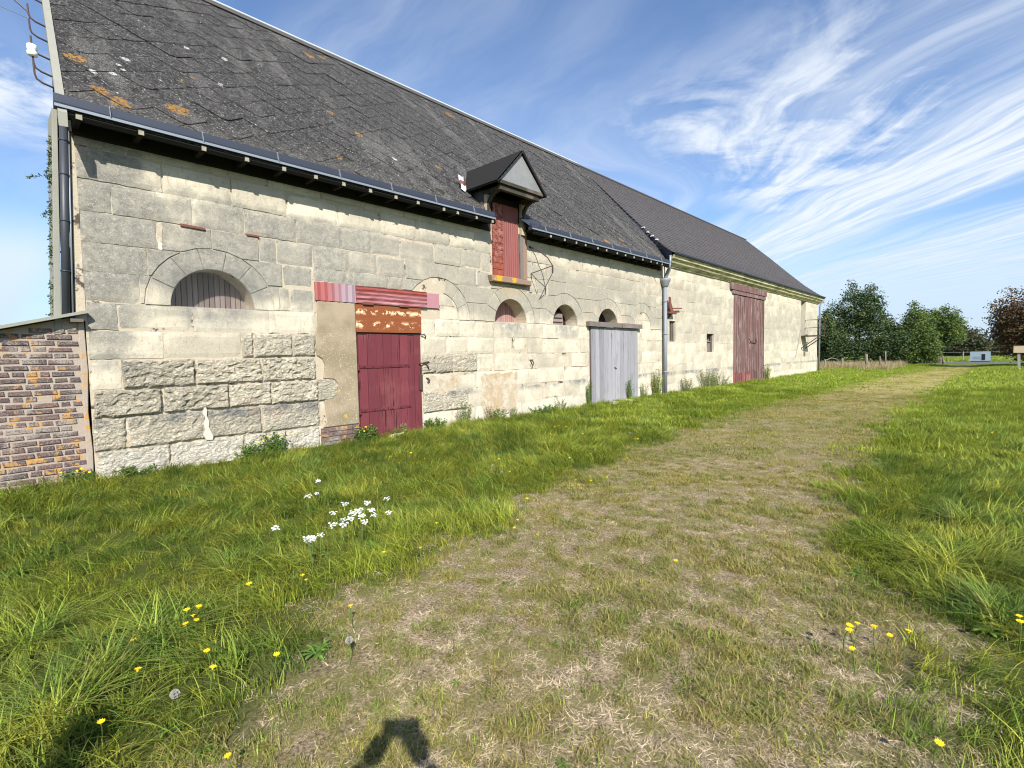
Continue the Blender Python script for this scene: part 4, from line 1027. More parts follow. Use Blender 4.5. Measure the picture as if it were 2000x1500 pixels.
o = MB().box(24.80, 24.96, -.07, -.03, 1.6, 4.05, .005).build('cover_strip', M_maroon, bd); o['tone'] = .9
MB().tube([(24.7, -.05, 2.16), (24.7, -.12, 2.02), (25.6, -.12, 2.0), (25.6, -.05, 2.16)], .02, 6).build('drop_bar', M_iron, bd)
o = MB().box(22.35, 27.2, -.10, .03, 4.28, 4.54, .02).build('lintel_beam', M_maroon, bd); o['tone'] = .2
o = MB().box(22.6, 27.05, -.07, .03, 4.09, 4.27, .015).build('lintel_beam', M_maroon, bd); o['tone'] = .5
MB().box(33.97, 34.98, .30, .33, 2.42, 4.54).build('hay_door', M_slat, barn2)
MB().box(34.6, 35.0, -.02, .02, 1.2, 1.45).build('recess_block', M_oldw, barn2)
MB().beam((33.93, -.02, 2.95), (32.8, -.02, 1.18), .05, .03, (0, 1, 0)).build('raking_scar', M_verge, barn2)
# cornice
prof = [(.02, 4.56), (-.05, 4.56), (-.07, 4.61), (-.10, 4.64), (-.18, 4.68), (-.21, 4.74), (-.22, 4.78), (-.29, 4.80), (-.31, 4.90), (-.31, 4.93), (.02, 4.93)]
b = MB(); N = 26; n = len(prof)
for i in range(N + 1):
    x = 16.4 + (38.15 - 16.4) * i / N; dz = .02 * hnoise(x, 0, .4); b.v += [(x, y, z + dz) for y, z in prof]
b.f = [(i * n + j, i * n + j + 1, (i + 1) * n + j + 1, (i + 1) * n + j) for i in range(N) for j in range(n - 1)] + [tuple(range(n)), tuple(N * n + j for j in range(n))[::-1]]
b.build('cornice', M_corn, barn2)
MB().box(16.4, 38.2, -.40, -.29, 4.93, 4.97).box(16.4, 38.2, -.415, -.40, 4.95, 5.0).build('gutter', M_zinc, barn2)
# roof 2: slates in lapped courses, slight kick at the eaves, joined
S2 = [(-.36, 4.96), (.2, 5.36), (.83, 5.87), (1.76, 6.76), (3.07, 8.06), (4.60, 9.50)]
cum = [0]
for p, q in zip(S2, S2[1:]): cum.append(cum[-1] + math.hypot(q[0] - p[0], q[1] - p[1]))
def r2(s, n=0):
    s = max(0, min(cum[-1] - 1e-6, s)); i = max(j for j in range(len(cum) - 1) if cum[j] <= s); u = (s - cum[i]) / (cum[i + 1] - cum[i])
    y = S2[i][0] + (S2[i + 1][0] - S2[i][0]) * u; z = S2[i][1] + (S2[i + 1][1] - S2[i][1]) * u
    t_ = Vector((0, S2[i + 1][0] - S2[i][0], S2[i + 1][1] - S2[i][1])).normalized(); nn = Vector((0, -t_.z, t_.y)); return (y + nn.y * n, z + nn.z * n)
def l2(y): return float(np.interp(y, [-.4, -.1, .3, 1, 1.5, 3.2, 4.6], [16.1, 16.25, 16.6, 16.9, 17.0, 17.35, 17.6]))
def e2(y): return 38.15 + .0 * y
roof2 = empty('roof', (27, 2, 7), parent=barn2)
sl = MB(); ns = 32; hs = cum[-1] / ns
for i in range(ns):
    y, z = r2(i * hs); x = l2(y) - (i % 2) * .12
    while x < 38.15:
        w = .25; x0, x1 = max(x, l2(y)), min(x + w - .006, 38.15)
        if x1 - x0 > .03:
            ya, za = r2(i * hs + rnd.uniform(-.006, .006), .016 + rnd.uniform(-.002, .003)); yb_, zb_ = r2((i + 1) * hs + .02, .005); yc, zc = r2(i * hs, .004)
            sl.pts([(x0, ya, za), (x1, ya, za), (x1, yb_, zb_), (x0, yb_, zb_), (x0, yc, zc), (x1, yc, zc)], [(0, 1, 2, 3), (4, 5, 1, 0)])
        x += w
o = sl.build('slate_field', M_slate2, roof2); o['kind'] = 'stuff'
dk = MB(); pr = [r2(c, -.005) for c in cum]
for (ya, za), (yb_, zb_) in zip(pr, pr[1:]): dk.pts([(l2(ya), ya, za), (38.15, ya, za), (38.15, yb_, zb_), (l2(yb_), yb_, zb_)], [(0, 1, 2, 3)])
dk.pts([(17.6, 4.6, 9.48), (38.1, 4.6, 9.48), (38.1, 9.7, 4.6), (16.2, 9.7, 4.6)], [(0, 1, 2, 3)])
dk.build('roof_deck', M_dark, roof2)
fl = MB()
for (ya, za), (yb_, zb_) in zip(pr, pr[1:]): fl.pts([(l2(ya), ya, za + .03), (l2(yb_), yb_, zb_ + .03), (l2(yb_) + .01, yb_, zb_ - .8), (l2(ya) + .01, ya, za - .5)], [(0, 1, 2, 3)])
fl.build('step_flashing', mat('lead_blue', flat((.05, .06, .09), .3, 6, .3, .004), .5, .5), roof2)
for i in range(4):
    s = 1.0 + i * .30; y, z = r2(s, .02); x = l2(y); MB().box(x - .05, x + .04, y - .03, y + .06, z - .02, z + .02, .012).build('mortar_fillet', M_white if i < 5 else M_verge, roof2)
MB().tube([(17.6, 4.6, 9.53), (38.15, 4.6, 9.53)], .05, 8).build('ridge_tile_row', M_slate2, roof2)
ep = MB().tube([(38.2, -.33, 4.95), (38.2, -.28, 4.75), (38.12, -.14, 4.55), (38.12, -.1, 4.3), (38.12, -.1, 0)], .05, 10).build('downpipe', M_zincl, barn2, True)
# landing at the far hatch
ld = empty('iron_landing', (34.3, -.5, 2.4), 'small iron balcony with rails and slanted struts under the far loft opening', 'balcony')
MB().box(33.95, 35.0, -1.05, -.0, 2.38, 2.44).build('deck', M_iron, ld)
for x in (33.98, 34.97):
    MB().beam((x, -1.0, 2.4), (x, -.02, 1.68), .045).build('strut', M_iron, ld); MB().beam((x, -1.03, 2.42), (x, -1.03, 3.42), .03).build('rail_post', M_iron, ld)
for z in (2.92, 3.40):
    MB().beam((34.97, -1.03, z), (34.97, -.0, z), .03).build('rail', M_iron, ld); MB().beam((33.98, -1.03, z), (34.97, -1.03, z), .03).build('rail', M_iron, ld)

# ================================================================ BRICK LEAN-TO
lt = empty('brick_lean_to', (0, 0, 0), 'low brick lean-to with orange lichen against the barn corner', 'lean-to')
def ltz(x): return 2.235 + (x - .9) * .275
bwl = MB(); bwl.pts([(-3, 0.012, -.3), (.885, 0.012, -.3), (.885, .012, ltz(.885) - .05), (-3, .012, ltz(-3) - .05)], [(0, 1, 2, 3)]); bwl.pts([(-3, 0.012, -.3), (-3, 4, -.3), (-3, 4, 1.2), (-3, .012, 1.15)], [(0, 1, 2, 3)])
wall3 = bwl.build('brick_wall', M_bmort, lt)
z = .05; r = 0
bcount = 0
while z < 2.15:
    x = .86 if r % 2 == 0 else .80
    pitch = .0735
    while x > -.42:
        w = rnd.uniform(.205, .245) if (r + int(x * 3)) % 4 else rnd.uniform(.10, .13)
        x0 = x - w
        if z + .07 < ltz(x0) - .05 and bcount < 298 and rnd.random() > .015:
            dz = (x - .85) * -.018; h = rnd.uniform(.050, .060); yy = -.001 + rnd.uniform(-.006, .007)
            pl = [(x0 + rnd.uniform(0, .01), z + dz + rnd.uniform(-.004, .004)), (x - .008, z + dz + rnd.uniform(-.004, .004)), (x - .008 - rnd.uniform(0, .014), z + dz + h), (x0 + .002 + rnd.uniform(0, .012), z + dz + h + rnd.uniform(-.004, .004))]
            o = MB().prism(pl, yy, .03, .007).build('brick', M_brick, wall3); o['tone'] = rnd.random(); bcount += 1
        x = x0 - .004
    z += pitch; r += 1
MB().prism([(.855, -.1), (.905, -.1), (.92, .5), (.90, 1.0), (.925, 1.5), (.915, 2.1), (.86, 2.1)], -.012, .03, .006).build('mortar_fillet', M_bmort, lt)
b = MB()
slab(b, [(-3.1, -.13, ltz(-3.1)), (.94, -.13, ltz(.94)), (.94, 4, ltz(.94)), (-3.1, 4, ltz(-3.1))], .035); b.build('roof_sheet', M_verge, lt)
MB().box(.78, .90, -.12, .0, 2.10, 2.14).build('roof_batten', M_oldw, lt)

# ================================================================ TREES
def tree(label, loc, trunk_h, trunk_r, lobes, n, size, m_, grp=None, clump=.45, name='broadleaf_tree', group='trees and shrubs beyond the track', per=11):
    root = empty(name, loc, label, 'tree', group); L = Vector(loc)
    tb = MB(); top = L + Vector((0, 0, trunk_h)); tb.tube([L - Vector((0, 0, .2)), L + Vector((.05, 0, trunk_h * .5)), top], [trunk_r, trunk_r * .75, trunk_r * .45], 8)
    for (cx, cy, cz, rx, ry, rz) in lobes:
        c = L + Vector((cx, cy, cz)); mid = (top + c) / 2 + Vector((rnd.uniform(-.2, .2), rnd.uniform(-.2, .2), -.2))
        tb.tube([L + Vector((0, 0, trunk_h * .55)), mid, c + Vector((0, 0, rz * .5))], [trunk_r * .45, trunk_r * .28, .03], 6)
    tb.build('trunk', M_bark, root, True)
    vol = [a[3] * a[4] * a[5] for a in lobes]; tot = sum(v ** .67 for v in vol); b = MB()
    for (cx, cy, cz, rx, ry, rz), v in zip(lobes, vol):
        m = int(n * v ** .67 / tot)
        for _ in range(m):
            d = Vector((rnd.gauss(0, 1), rnd.gauss(0, 1), rnd.gauss(0, 1))).normalized(); q = rnd.uniform(.45, 1.0) ** .6
            wob = 1 + .5 * mnoise.noise(d * 2.4 + Vector((cx, cy, cz)))
            p = L + Vector((cx + d.x * rx * q * wob, cy + d.y * ry * q * wob, cz + d.z * rz * q * wob))
            if p.z < L.z + .1: continue
            leaves(b, p, per, clump * rnd.uniform(.6, 1.2), size * 1.2, .6)
    b.build('crown', m_, root)
    return root
tree('tall dark green tree with twin feathery peaks just right of the barn', (60, 1.2, 0), 5, .3, [(0, .3, 5.4, 1.6, 1.5, 2.2), (0, -.9, 5.3, 1.5, 1.3, 2.1), (.5, .6, 7.0, .5, .42, 1.5), (.4, -1.1, 6.7, .48, .4, 1.4), (0, 1.9, 4.6, 1.6, 1.2, 1.6), (0, 0, 2.8, 2.2, 2.9, 2.3), (0, -1.8, 3.4, 1.6, 1.2, 2.2), (0, 2.2, 2.2, 1.6, 1.4, 2.0), (-1, 0, 1.4, 1.5, 3.2, 1.4), (0, -2.9, 2.2, 1.3, 1.2, 1.7)], 2800, .17, M_leafA, name='conifer_tree')
tree('low dark shrubby tree tucked behind the far barn corner', (58, 4.0, 0), 2, .2, [(0, 0, 3.0, 1.6, 1.5, 1.9), (0, -1.2, 2.0, 1.5, 1.3, 1.8), (0, 1.2, 2.4, 1.5, 1.3, 1.8)], 1500, .17, M_leafA)
tree('rounded leafy tree with one thin sprout above its crown, at the track end', (60, -3.4, 0), 2, .2, [(0, 0, 2.6, 1.5, 1.6, 2.3), (0, .2, 4.3, .8, .7, 1.0), (.2, .25, 5.3, .3, .3, .6), (-.6, -.9, 1.7, 1.2, 1.0, 1.7), (0, 1.1, 2.0, 1.2, 1.0, 1.9), (-.6, 0, 1.0, 1.3, 1.9, 1.0)], 1700, .15, M_leafB)
tree('broad yellow-green tree behind the rounded one, left of the far road', (66, -4.6, 0), 3, .25, [(0, 0, 3.9, 1.6, 1.8, 1.5), (0, -1.0, 3.2, 1.4, 1.1, 1.4), (0, .9, 3.0, 1.4, 1.2, 1.9)], 1700, .16, M_leafB)
tree('dark russet tree with dense round crown at the right edge', (52, -10.7, 0), 2.5, .25, [(0, 0, 3.4, 2.3, 2.4, 2.2), (.5, .9, 2.9, 1.8, 1.6, 1.8), (0, -2.2, 3.4, 2.2, 2.0, 2.0), (0, -.4, 1.6, 1.8, 2.0, 1.2)], 2700, .15, M_leafR)
tree('low dark bush filling the gap between the twin-peaked tree and the rounded one', (59, -1.9, 0), 1, .12, [(0, 0, 1.5, 1.4, 1.5, 1.5), (0, .8, 1.1, 1.2, 1.0, 1.2), (.3, -.6, 2.2, 1.0, .9, 1.3)], 900, .15, M_leafA, name='bush')
for i, (x, y, rz, rr, lab) in enumerate([(108, -1, 1.9, 4, 'far hedgerow tree behind the field, leftmost and half hidden'), (106, -6.4, 2.2, 2.0, 'bare-looking brownish bush standing in the far hedgerow gap'), (112, -10, 1.6, 3, 'far grey-green bush between the gap and the russet tree'), (104, -16, 2.2, 5, 'far bush hidden behind the russet tree'), (118, -5.0, 2.6, 2.6, 'faint taller tree far behind the hedgerow gap')]):
    tree(lab, (x, y, 0), 1.5, .15, [(0, 0, rz * .95, rr * .7, rr, rz), (0, rr * .6, rz * .6, rr * .6, rr * .6, rz * .7), (0, -rr * .6, rz * .55, rr * .6, rr * .6, rz * .7)], 520, .3, M_leafF, clump=.6, group='far hedgerow')
hb = MB()
for i in range(1100):
    y = rnd.uniform(-70, 45); leaves(hb, (124 + rnd.uniform(-2, 2), y, rnd.uniform(.2, 2.0 + .5 * hnoise(0, y, .2))), 9, 1.0, .6, .6)
tag(hb.build('hedge', M_leafF), 'long low hedge closing the field behind the far bushes', 'hedge')

# fence posts, mailbox, box by the road
for i, (x, y, h, w, lab) in enumerate([(44.5, .75, .8, .07, 'leaning pale post nearest the barn corner'), (46, -.05, .85, .09, 'thick grey weathered post amid the dry grass'), (47, -1.45, 1.15, .11, 'thickest pale fence post at the middle of the row'), (49, -2.05, .95, .05, 'short thin post just right of the thickest one'), (50, -2.3, 1.3, .045, 'tallest thin white post at the right end of the row'), (57.5, -5.5, .8, .08, 'pale leaning post at the shrub edge by the road')]):
    p = empty('fence_post', (x, y, 0), lab, 'post', 'fence posts in the dry grass'); lean = .12 if i in (0, 5) else .03
    MB().tube([(x, y, -.2), (x, y + lean * h, h), (x, y + lean * h, h + .02)], [w, w * .9, w * .5], 7).build('shaft', M_slat if i != 4 else M_verge, p, True)
wr = empty('fallen_rail', (45.2, .5, .6), 'sagging pale rail hanging between the first two posts', 'rail')
MB().tube([(44.5, .8, .75), (45, .5, .92), (45.6, .25, .8), (46, 0, .4)], .035, 6).build('rail', M_slat, wr)
mb_ = empty('letter_box', (44.5, -9.62, 0), 'small pale brown wooden letter box on a white post at the right', 'letter box')
MB().beam((44.5, -9.66, 0), (44.5, -9.62, 1.15), .13).build('post', M_verge, mb_); MB().box(44.35, 44.75, -9.85, -9.38, 1.15, 1.58, .005).build('box', M_cream, mb_); MB().box(44.33, 44.77, -9.87, -9.36, 1.58, 1.61).build('lid', M_iron2, mb_)
bx = empty('utility_box', (70.5, -7.7, 0), 'pale grey-blue metal box with a dark hatch beside the far road', 'utility box')
MB().box(70.3, 71.3, -8.5, -6.95, .1, 1.05).build('body', mat('blue_grey_metal', flat((.22, .29, .34), .12, 3, .1, .003), .6, .4), bx); MB().box(70.27, 70.31, -8.1, -7.85, .2, .8).build('hatch', M_dark, bx); MB().box(70.28, 70.31, -7.75, -7.2, .3, .55).build('panel', M_zincl, bx); MB().box(70.35, 71.25, -8.45, -7.0, 0, .11).build('plinth', M_dark, bx)
for i in range(7):
    y = -2.5 - i * 1.9; p = MB().tube([(76, y, 0), (76, y, 1.05)], .05, 6).build('field_post', M_verge)
    tag(p, ['first', 'second', 'third', 'fourth', 'fifth', 'sixth', 'seventh'][i] + ' thin pale field fence post beyond the road, counted from the left', 'post', 'thin field fence posts beyond the road')
for z in (.5, .95): tag(MB().tube([(76, 4, z), (76, -30, z)], .015, 4).build('fence_wire', M_verge), ['lower', 'upper'][z > .6] + ' wire of the field fence beyond the road', 'wire')

# ================================================================ GRASS
PROTO = bpy.data.collections.new('grass_clumps')        # never linked: only instanced
def blades(n, rad, hmin, hmax, width, droop, segs=3, dryp=.06, flatten=0.0, bias=None):
    b = MB()
    for _ in range(n):
        a = rnd.uniform(0, 2 * math.pi); r_ = rad * math.sqrt(rnd.random()); bx, by = r_ * math.cos(a), r_ * math.sin(a)
        th = rnd.uniform(0, 2 * math.pi) if bias is None else rnd.gauss(0, bias); h = rnd.uniform(hmin, hmax); dr = rnd.uniform(.3, 1) * droop; w = width * rnd.uniform(.7, 1.2)
        d = Vector((math.cos(th), math.sin(th), 0)); sd = Vector((-d.y, d.x, 0)); ra = rnd.random(); dry = 1.0 if rnd.random() < dryp else 0.0
        vs_ = []; cs = []
        for k in range(segs + 1):
            u = k / segs; lean = dr * u ** 1.7 * h
            p = Vector((bx, by, 0)) + d * (lean + flatten * u * h) + Vector((0, 0, h * (u - .38 * dr * u * u) * (1 - flatten * .85)))
            ww = w * (1 - u ** 2.2) * .5 + .0003
            if k < segs: vs_ += [p - sd * ww, p + sd * ww]; cs += [(u, ra, dry, 1)] * 2
            else: vs_ += [p]; cs += [(1, ra, dry, 1)]
        fs = [(2 * k, 2 * k + 1, 2 * k + 3, 2 * k + 2) for k in range(segs - 1)] + [(2 * segs - 2, 2 * segs - 1, 2 * segs)]
        b.pts(vs_, fs, cs)
    return b
def rosette(n, L, w):
    b = MB()
    for i in range(n):
        th = 2 * math.pi * i / n + rnd.uniform(-.3, .3); d = Vector((math.cos(th), math.sin(th), 0)); sd = Vector((-d.y, d.x, 0)); l = L * rnd.uniform(.6, 1.1); ra = rnd.random(); vs_ = []; cs = []
        for k, (u, ww) in enumerate(((0, .15), (.3, .5), (.6, 1), (.85, .7), (1, .05))):
            p = d * l * u + Vector((0, 0, .02 + l * (.45 * u - .4 * u * u))); z_ = .15 * w * ww
            vs_ += [p - sd * w * ww * .5 + Vector((0, 0, z_)), p + Vector((0, 0, 0)), p + sd * w * ww * .5 + Vector((0, 0, z_))]; cs += [(u, ra, 0, 1)] * 3
        b.pts(vs_, [(3 * k + j, 3 * k + j + 1, 3 * k + 4 + j, 3 * k + 3 + j) for k in range(4) for j in (0, 1)], cs)
    return b
def proto_set(tagn, makers, m_):
    c = bpy.data.collections.new(tagn)
    for i, mk in enumerate(makers):
        b = mk(); me = bpy.data.meshes.new(tagn); me.from_pydata([tuple(v) for v in b.v], [], b.f)
        ca = me.color_attributes.new('gc', 'FLOAT_COLOR', 'POINT'); ca.data.foreach_set('color', np.array(b.col, dtype=np.float32).ravel()); me.materials.append(m_)
        c.objects.link(bpy.data.objects.new('%s_%02d' % (tagn, i), me))
    return c, len(makers)
def scatter(name, label, pset, P, seed, smin=.8, smax=1.2, tilt=.12, lean=None):
    c, nv = pset; P = np.array(P, dtype=np.float32); n = len(P); rs = np.random.RandomState(seed)
    me = bpy.data.meshes.new(name); me.vertices.add(n); me.vertices.foreach_set('co', P[:, :3].ravel())
    rot = np.zeros((n, 3), np.float32); rot[:, 0] = rs.uniform(-tilt, tilt, n); rot[:, 1] = rs.uniform(-tilt, tilt, n); rot[:, 2] = rs.uniform(0, 6.283, n)
    if lean is not None: rot[:, 2] = np.array([lean(p[0], p[1]) for p in P]) + rs.normal(0, .45, n)
    scl = rs.uniform(smin, smax, n).astype(np.float32)
    if P.shape[1] > 3: scl *= P[:, 3]
    me.attributes.new('rot', 'FLOAT_VECTOR', 'POINT').data.foreach_set('vector', rot.ravel())
    me.attributes.new('scl', 'FLOAT', 'POINT').data.foreach_set('value', scl)
    me.attributes.new('idx', 'INT', 'POINT').data.foreach_set('value', rs.randint(0, nv, n).astype(np.int32))
    o = bpy.data.objects.new(name, me); COL.objects.link(o); tag(o, label, None, None, 'stuff')
    ng = bpy.data.node_groups.new(name, 'GeometryNodeTree')
    ng.interface.new_socket('Geometry', in_out='INPUT', socket_type='NodeSocketGeometry'); ng.interface.new_socket('Geometry', in_out='OUTPUT', socket_type='NodeSocketGeometry')
    N_ = ng.nodes; gi = N_.new('NodeGroupInput'); go = N_.new('NodeGroupOutput'); ip = N_.new('GeometryNodeInstanceOnPoints'); ci = N_.new('GeometryNodeCollectionInfo')
    ci.inputs['Collection'].default_value = c; ci.inputs['Separate Children'].default_value = True; ci.inputs['Reset Children'].default_value = True
    def at(nm, ty):
        q = N_.new('GeometryNodeInputNamedAttribute'); q.data_type = ty; q.inputs[0].default_value = nm; return q.outputs[0]
    l = ng.links.new; l(gi.outputs[0], ip.inputs['Points']); l(ci.outputs[0], ip.inputs['Instance']); ip.inputs['Pick Instance'].default_value = True
    l(at('idx', 'INT'), ip.inputs['Instance Index'])
    er = N_.new('FunctionNodeEulerToRotation'); l(at('rot', 'FLOAT_VECTOR'), er.inputs[0]); l(er.outputs[0], ip.inputs['Rotation']); l(at('scl', 'FLOAT'), ip.inputs['Scale']); l(ip.outputs[0], go.inputs[0])
    md = o.modifiers.new('scatter', 'NODES'); md.node_group = ng
    return o
rs_ = np.random.RandomState(11)
def spread(x0, x1, y0, y1, dens, keep):
    n = int((x1 - x0) * (y1 - y0) * dens); xs = rs_.uniform(x0, x1, n); ys = rs_.uniform(y0, y1, n); out = []
    for x, y in zip(xs, ys):
        k = keep(x, y)
        if k and rs_.rand() < (k[0] if isinstance(k, tuple) else k): out.append((x, y, ground_z(x, y) - .004, k[1] if isinstance(k, tuple) else 1.0))
    return out
def long_keep(x, y):
    if y > -.06: return 0
    if x < .95 and y > -.1: return 0
    m = 1 - track_mask(x, y)
    if m < .10: return 0
    hgt = (.68 + .55 * max(0, hnoise(x, y, .8, 5)) + .42 * hnoise(x, y, 2.6, 6)) * (.5 + .5 * m)
    return (.15 + .85 * m * m, hgt)
def lie(x, y): return 3.6 + 3.2 * hnoise(x, y, .55, 20) + 2.0 * hnoise(x, y, 1.7, 21)
LG = proto_set('long_clump', [lambda h=h, d=d: blades(26, .085, .09, h, .0058, d, 4, .09, 0, .95) for h, d in ((.24, 1.1), (.30, 1.5), (.20, .8), (.27, 1.6), (.32, 1.3), (.23, 1.4))], M_gl)
LM = proto_set('mid_clump', [lambda h=h: blades(34, .17, .10, h, .011, 1.2, 3, .06, 0, 1.1) for h in (.22, .26, .20, .24)], M_gl)
LF = proto_set('far_clump', [lambda h=h: blades(46, .42, .10, h, .028, .9, 2) for h in (.20, .24, .18)], M_gl)
scatter('verge_grass', 'lush green grass of the verges nearest the camera', LG, spread(-.8, 9.0, -10.5, 0, 180, long_keep), 1, .75, 1.25, .15, lie)
scatter('verge_grass', 'green grass of the verges halfway along the barn', LM, spread(9.0, 24, -11.5, 0, 60, long_keep), 2, .8, 1.2, .15, lie)
def far_keep(x, y):
    if x > 59.5 and x < 71.5: return 0
    if x < 38.3 and y > -.2: return 0
    return long_keep(x, y) if y < -.06 else (1, 1)
scatter('verge_grass', 'bright green grass along the far half of the track', LF, spread(24, 60, -14.5, 6, 12, far_keep), 3)
scatter('field_grass', 'green meadow beyond the far road', LF, spread(72, 100, -20, 2, 2.2, lambda x, y: (1, 1.4)), 4)
def short_keep(x, y):
    m = track_mask(x, y)
    if m < .03 or y > -.1: return 0
    m = min(1, m * 2.2)
    n = .6 * hnoise(x, y, 1.4, 9) + 1.0 * hnoise(x, y, 6.5, 10)
    return (min(1, m * (.58 + 1.3 * n)), .75 + .75 * max(0, n)) if n > -.5 else 0
TS = proto_set('short_tuft', [lambda h=h: blades(26, .055, .012, h, .0029, 1.5, 3, .28) for h in (.055, .042, .07, .036, .06)], M_gs)
TM = proto_set('mid_tuft', [lambda h=h: blades(34, .13, .015, h, .007, 1.3, 2, .25) for h in (.06, .05, .07)], M_gs)
TF = proto_set('far_tuft', [lambda h=h: blades(36, .34, .02, h, .022, .8, 2, .2) for h in (.055, .045)], M_gs)
scatter('track_grass', 'short trodden olive grass of the track in the foreground', TS, spread(-.6, 7.5, -8.6, -3, 620, short_keep), 5)
scatter('track_grass', 'short olive grass of the track beside the barn', TM, spread(7.5, 22, -8.6, -3, 120, short_keep), 6)
scatter('track_grass', 'short yellowish grass at the far end of the track', TF, spread(22, 60, -9.5, -3, 12, short_keep), 7)
SP = proto_set('straw_mat', [lambda: blades(64, .07, .012, .042, .0014, .7, 2, 0, 1.0) for _ in range(5)], M_st)
SM = proto_set('straw_mat_wide', [lambda: blades(26, .14, .03, .07, .004, .5, 2, 0, 1.0) for _ in range(3)], M_st)
def straw_keep(x, y):
    m = track_mask(x, y); n = hnoise(x, y, 1.6, 9) + .6 * hnoise(x, y, 5, 10)
    return (min(1, m * 1.4) * min(1, max(.42, .6 - 1.1 * n)), 1) if m > .04 else 0
scatter('straw_litter', 'dead straw lying on the foreground track', SP, spread(-.6, 7.5, -9, -3, 460, straw_keep), 8, .7, 1.3, .1)
scatter('straw_litter', 'dead straw lying along the middle of the track', SM, spread(7.5, 22, -9, -3, 60, straw_keep), 9, .7, 1.3, .1)
RO_ = proto_set('rosette', [lambda n=n: rosette(n, .085, .02) for n in (8, 11, 9, 7)], M_weed)
def ros_keep(x, y):
    m = track_mask(x, y); return (.9, 1.0) if (hnoise(x, y, 1.1, 14) > .12) and y < -.3 and m < .5 else ((.35, .38) if hnoise(x, y, 1.4, 15) > .1 and y < -.3 else 0)
scatter('leafy_weeds', 'low broad-leaved weeds scattered through the grass', RO_, spread(-.4, 12, -9, -.3, 16, ros_keep), 10, .6, 1.3)
DG = proto_set('dry_clump', [lambda h=h: blades(30, .3, .3, h, .016, .6, 3, .5) for h in (.7, .85)], M_dry)
scatter('dry_grass', 'tall dry straw-coloured grass around the fence posts', DG, spread(43.5, 56, -3.2, 3.6, 9, lambda x, y: (.9, .8)) + spread(38.6, 44, -.3, 3.6, 5, lambda x, y: (.9, .7)), 12)

# larger flopped tussocks in the left foreground
TU = [blades(150, .12, .25, .48, .007, 1.7, 5, .05), blades(130, .10, .22, .42, .007, 1.5, 5, .05)]
tm_ = []
for i, b in enumerate(TU):
    me = bpy.data.meshes.new('tussock'); me.from_pydata([tuple(v) for v in b.v], [], b.f); ca = me.color_attributes.new('gc', 'FLOAT_COLOR', 'POINT'); ca.data.foreach_set('color', np.array(b.col, dtype=np.float32).ravel()); me.materials.append(M_gl); tm_.append(me)
for i, (x, y, s_2, lab) in enumerate([(.62, -4.75, 1.0, 'large flopped grass tussock by the cluster of yellow flowers'), (.35, -4.95, .95, 'flopped grass tussock left of the yellow flower cluster'), (.16, -5.1, .85, 'grass tussock above the dark shadow in the bottom left'), (1.25, -4.0, .9, 'grass tussock between the yellow cluster and the wall'), (.1, -4.2, .9, 'grass tussock at the left edge of the verge'), (3.9, -8.2, .95, 'long grass tussock at the bottom right edge'), (4.6, -7.9, .9, 'long grass tussock on the right verge'), (5.8, -8.0, 1.0, 'tall tussock on the right verge behind the yellow flowers')]):
    o = bpy.data.objects.new('grass_tussock', tm_[i % 2]); COL.objects.link(o); o.location = (x, y, ground_z(x, y) - .01); o.rotation_euler = (0, 0, rnd.uniform(0, 6)); o.scale = (s_2, s_2, s_2 * .8); tag(o, lab, 'grass tussock', 'grass tussocks')

# ---- flowers
def flower(h, rad, m_, petals, label, cat, grp, name):
    root = empty(name, (0, 0, 0), label, cat, grp)
    MB().tube([(0, 0, 0), (.01, 0, h * .6), (.0, .0, h)], .0025, 4).build('stem', M_stem, root)
    b = MB(); n = petals
    if name == 'yarrow':
        for _ in range(18):
            a = rnd.uniform(0, 6.28); r_ = rad * math.sqrt(rnd.random()); cx, cy = r_ * math.cos(a), r_ * math.sin(a); hh = h + rnd.uniform(-.016, .010); q = rad * rnd.uniform(.2, .32)
            k = 6; b.pts([(cx, cy, hh + .004)] + [(cx + q * math.cos(j * 1.047), cy + q * math.sin(j * 1.047), hh) for j in range(k)], [(0, 1 + j, 1 + (j + 1) % k) for j in range(k)])
    elif name == 'seed_head':
        for i in range(5):
            th = math.pi * (i + .5) / 5; k = 8; b.pts([(0, 0, h + rad * math.cos(th))] + [(rad * math.sin(th) * math.cos(j * .785), rad * math.sin(th) * math.sin(j * .785), h + rad * math.cos(th)) for j in range(k)], [(0, 1 + j, 1 + (j + 1) % k) for j in range(k)])
        for i in range(4):
            c_, s2_ = math.cos(i * .785), math.sin(i * .785); k = 10; b.pts([(rad * math.cos(j * .628) * c_, rad * math.cos(j * .628) * s2_, h + rad * math.sin(j * .628)) for j in range(k)], [tuple(range(k))])
    else:
        for j in range(n):
            a = 2 * math.pi * j / n; d = Vector((math.cos(a), math.sin(a), 0)); s2_ = Vector((-d.y, d.x, 0)); c0 = Vector((0, 0, h))
            b.pts([c0, c0 + d * rad * .6 - s2_ * rad * .25 + Vector((0, 0, .003)), c0 + d * rad + Vector((0, 0, .006)), c0 + d * rad * .6 + s2_ * rad * .25 + Vector((0, 0, .003))], [(0, 1, 2, 3)])
        b.tube([(0, 0, h - .008), (0, 0, h + .005)], [rad * .2, rad * .35], 6)
    b.build('flower_head', m_, root)
    return root
def place_all(proto, P, h0, lab=None, grp=None):
    for i, (x, y) in enumerate(P):
        o = proto if i == 0 else copy_tree(proto)
        s_2 = rnd.uniform(.8, 1.25) * (1 + .012 * max(0, x - 5)); o.location = (x, y, ground_z(x, y)); o.rotation_euler = (rnd.uniform(-.2, .15), rnd.uniform(-.2, .1), rnd.uniform(0, 6.2)); o.scale = (s_2,) * 3
        if lab:
            L_ = lab(i, x, y)
            if L_: o['label'] = L_
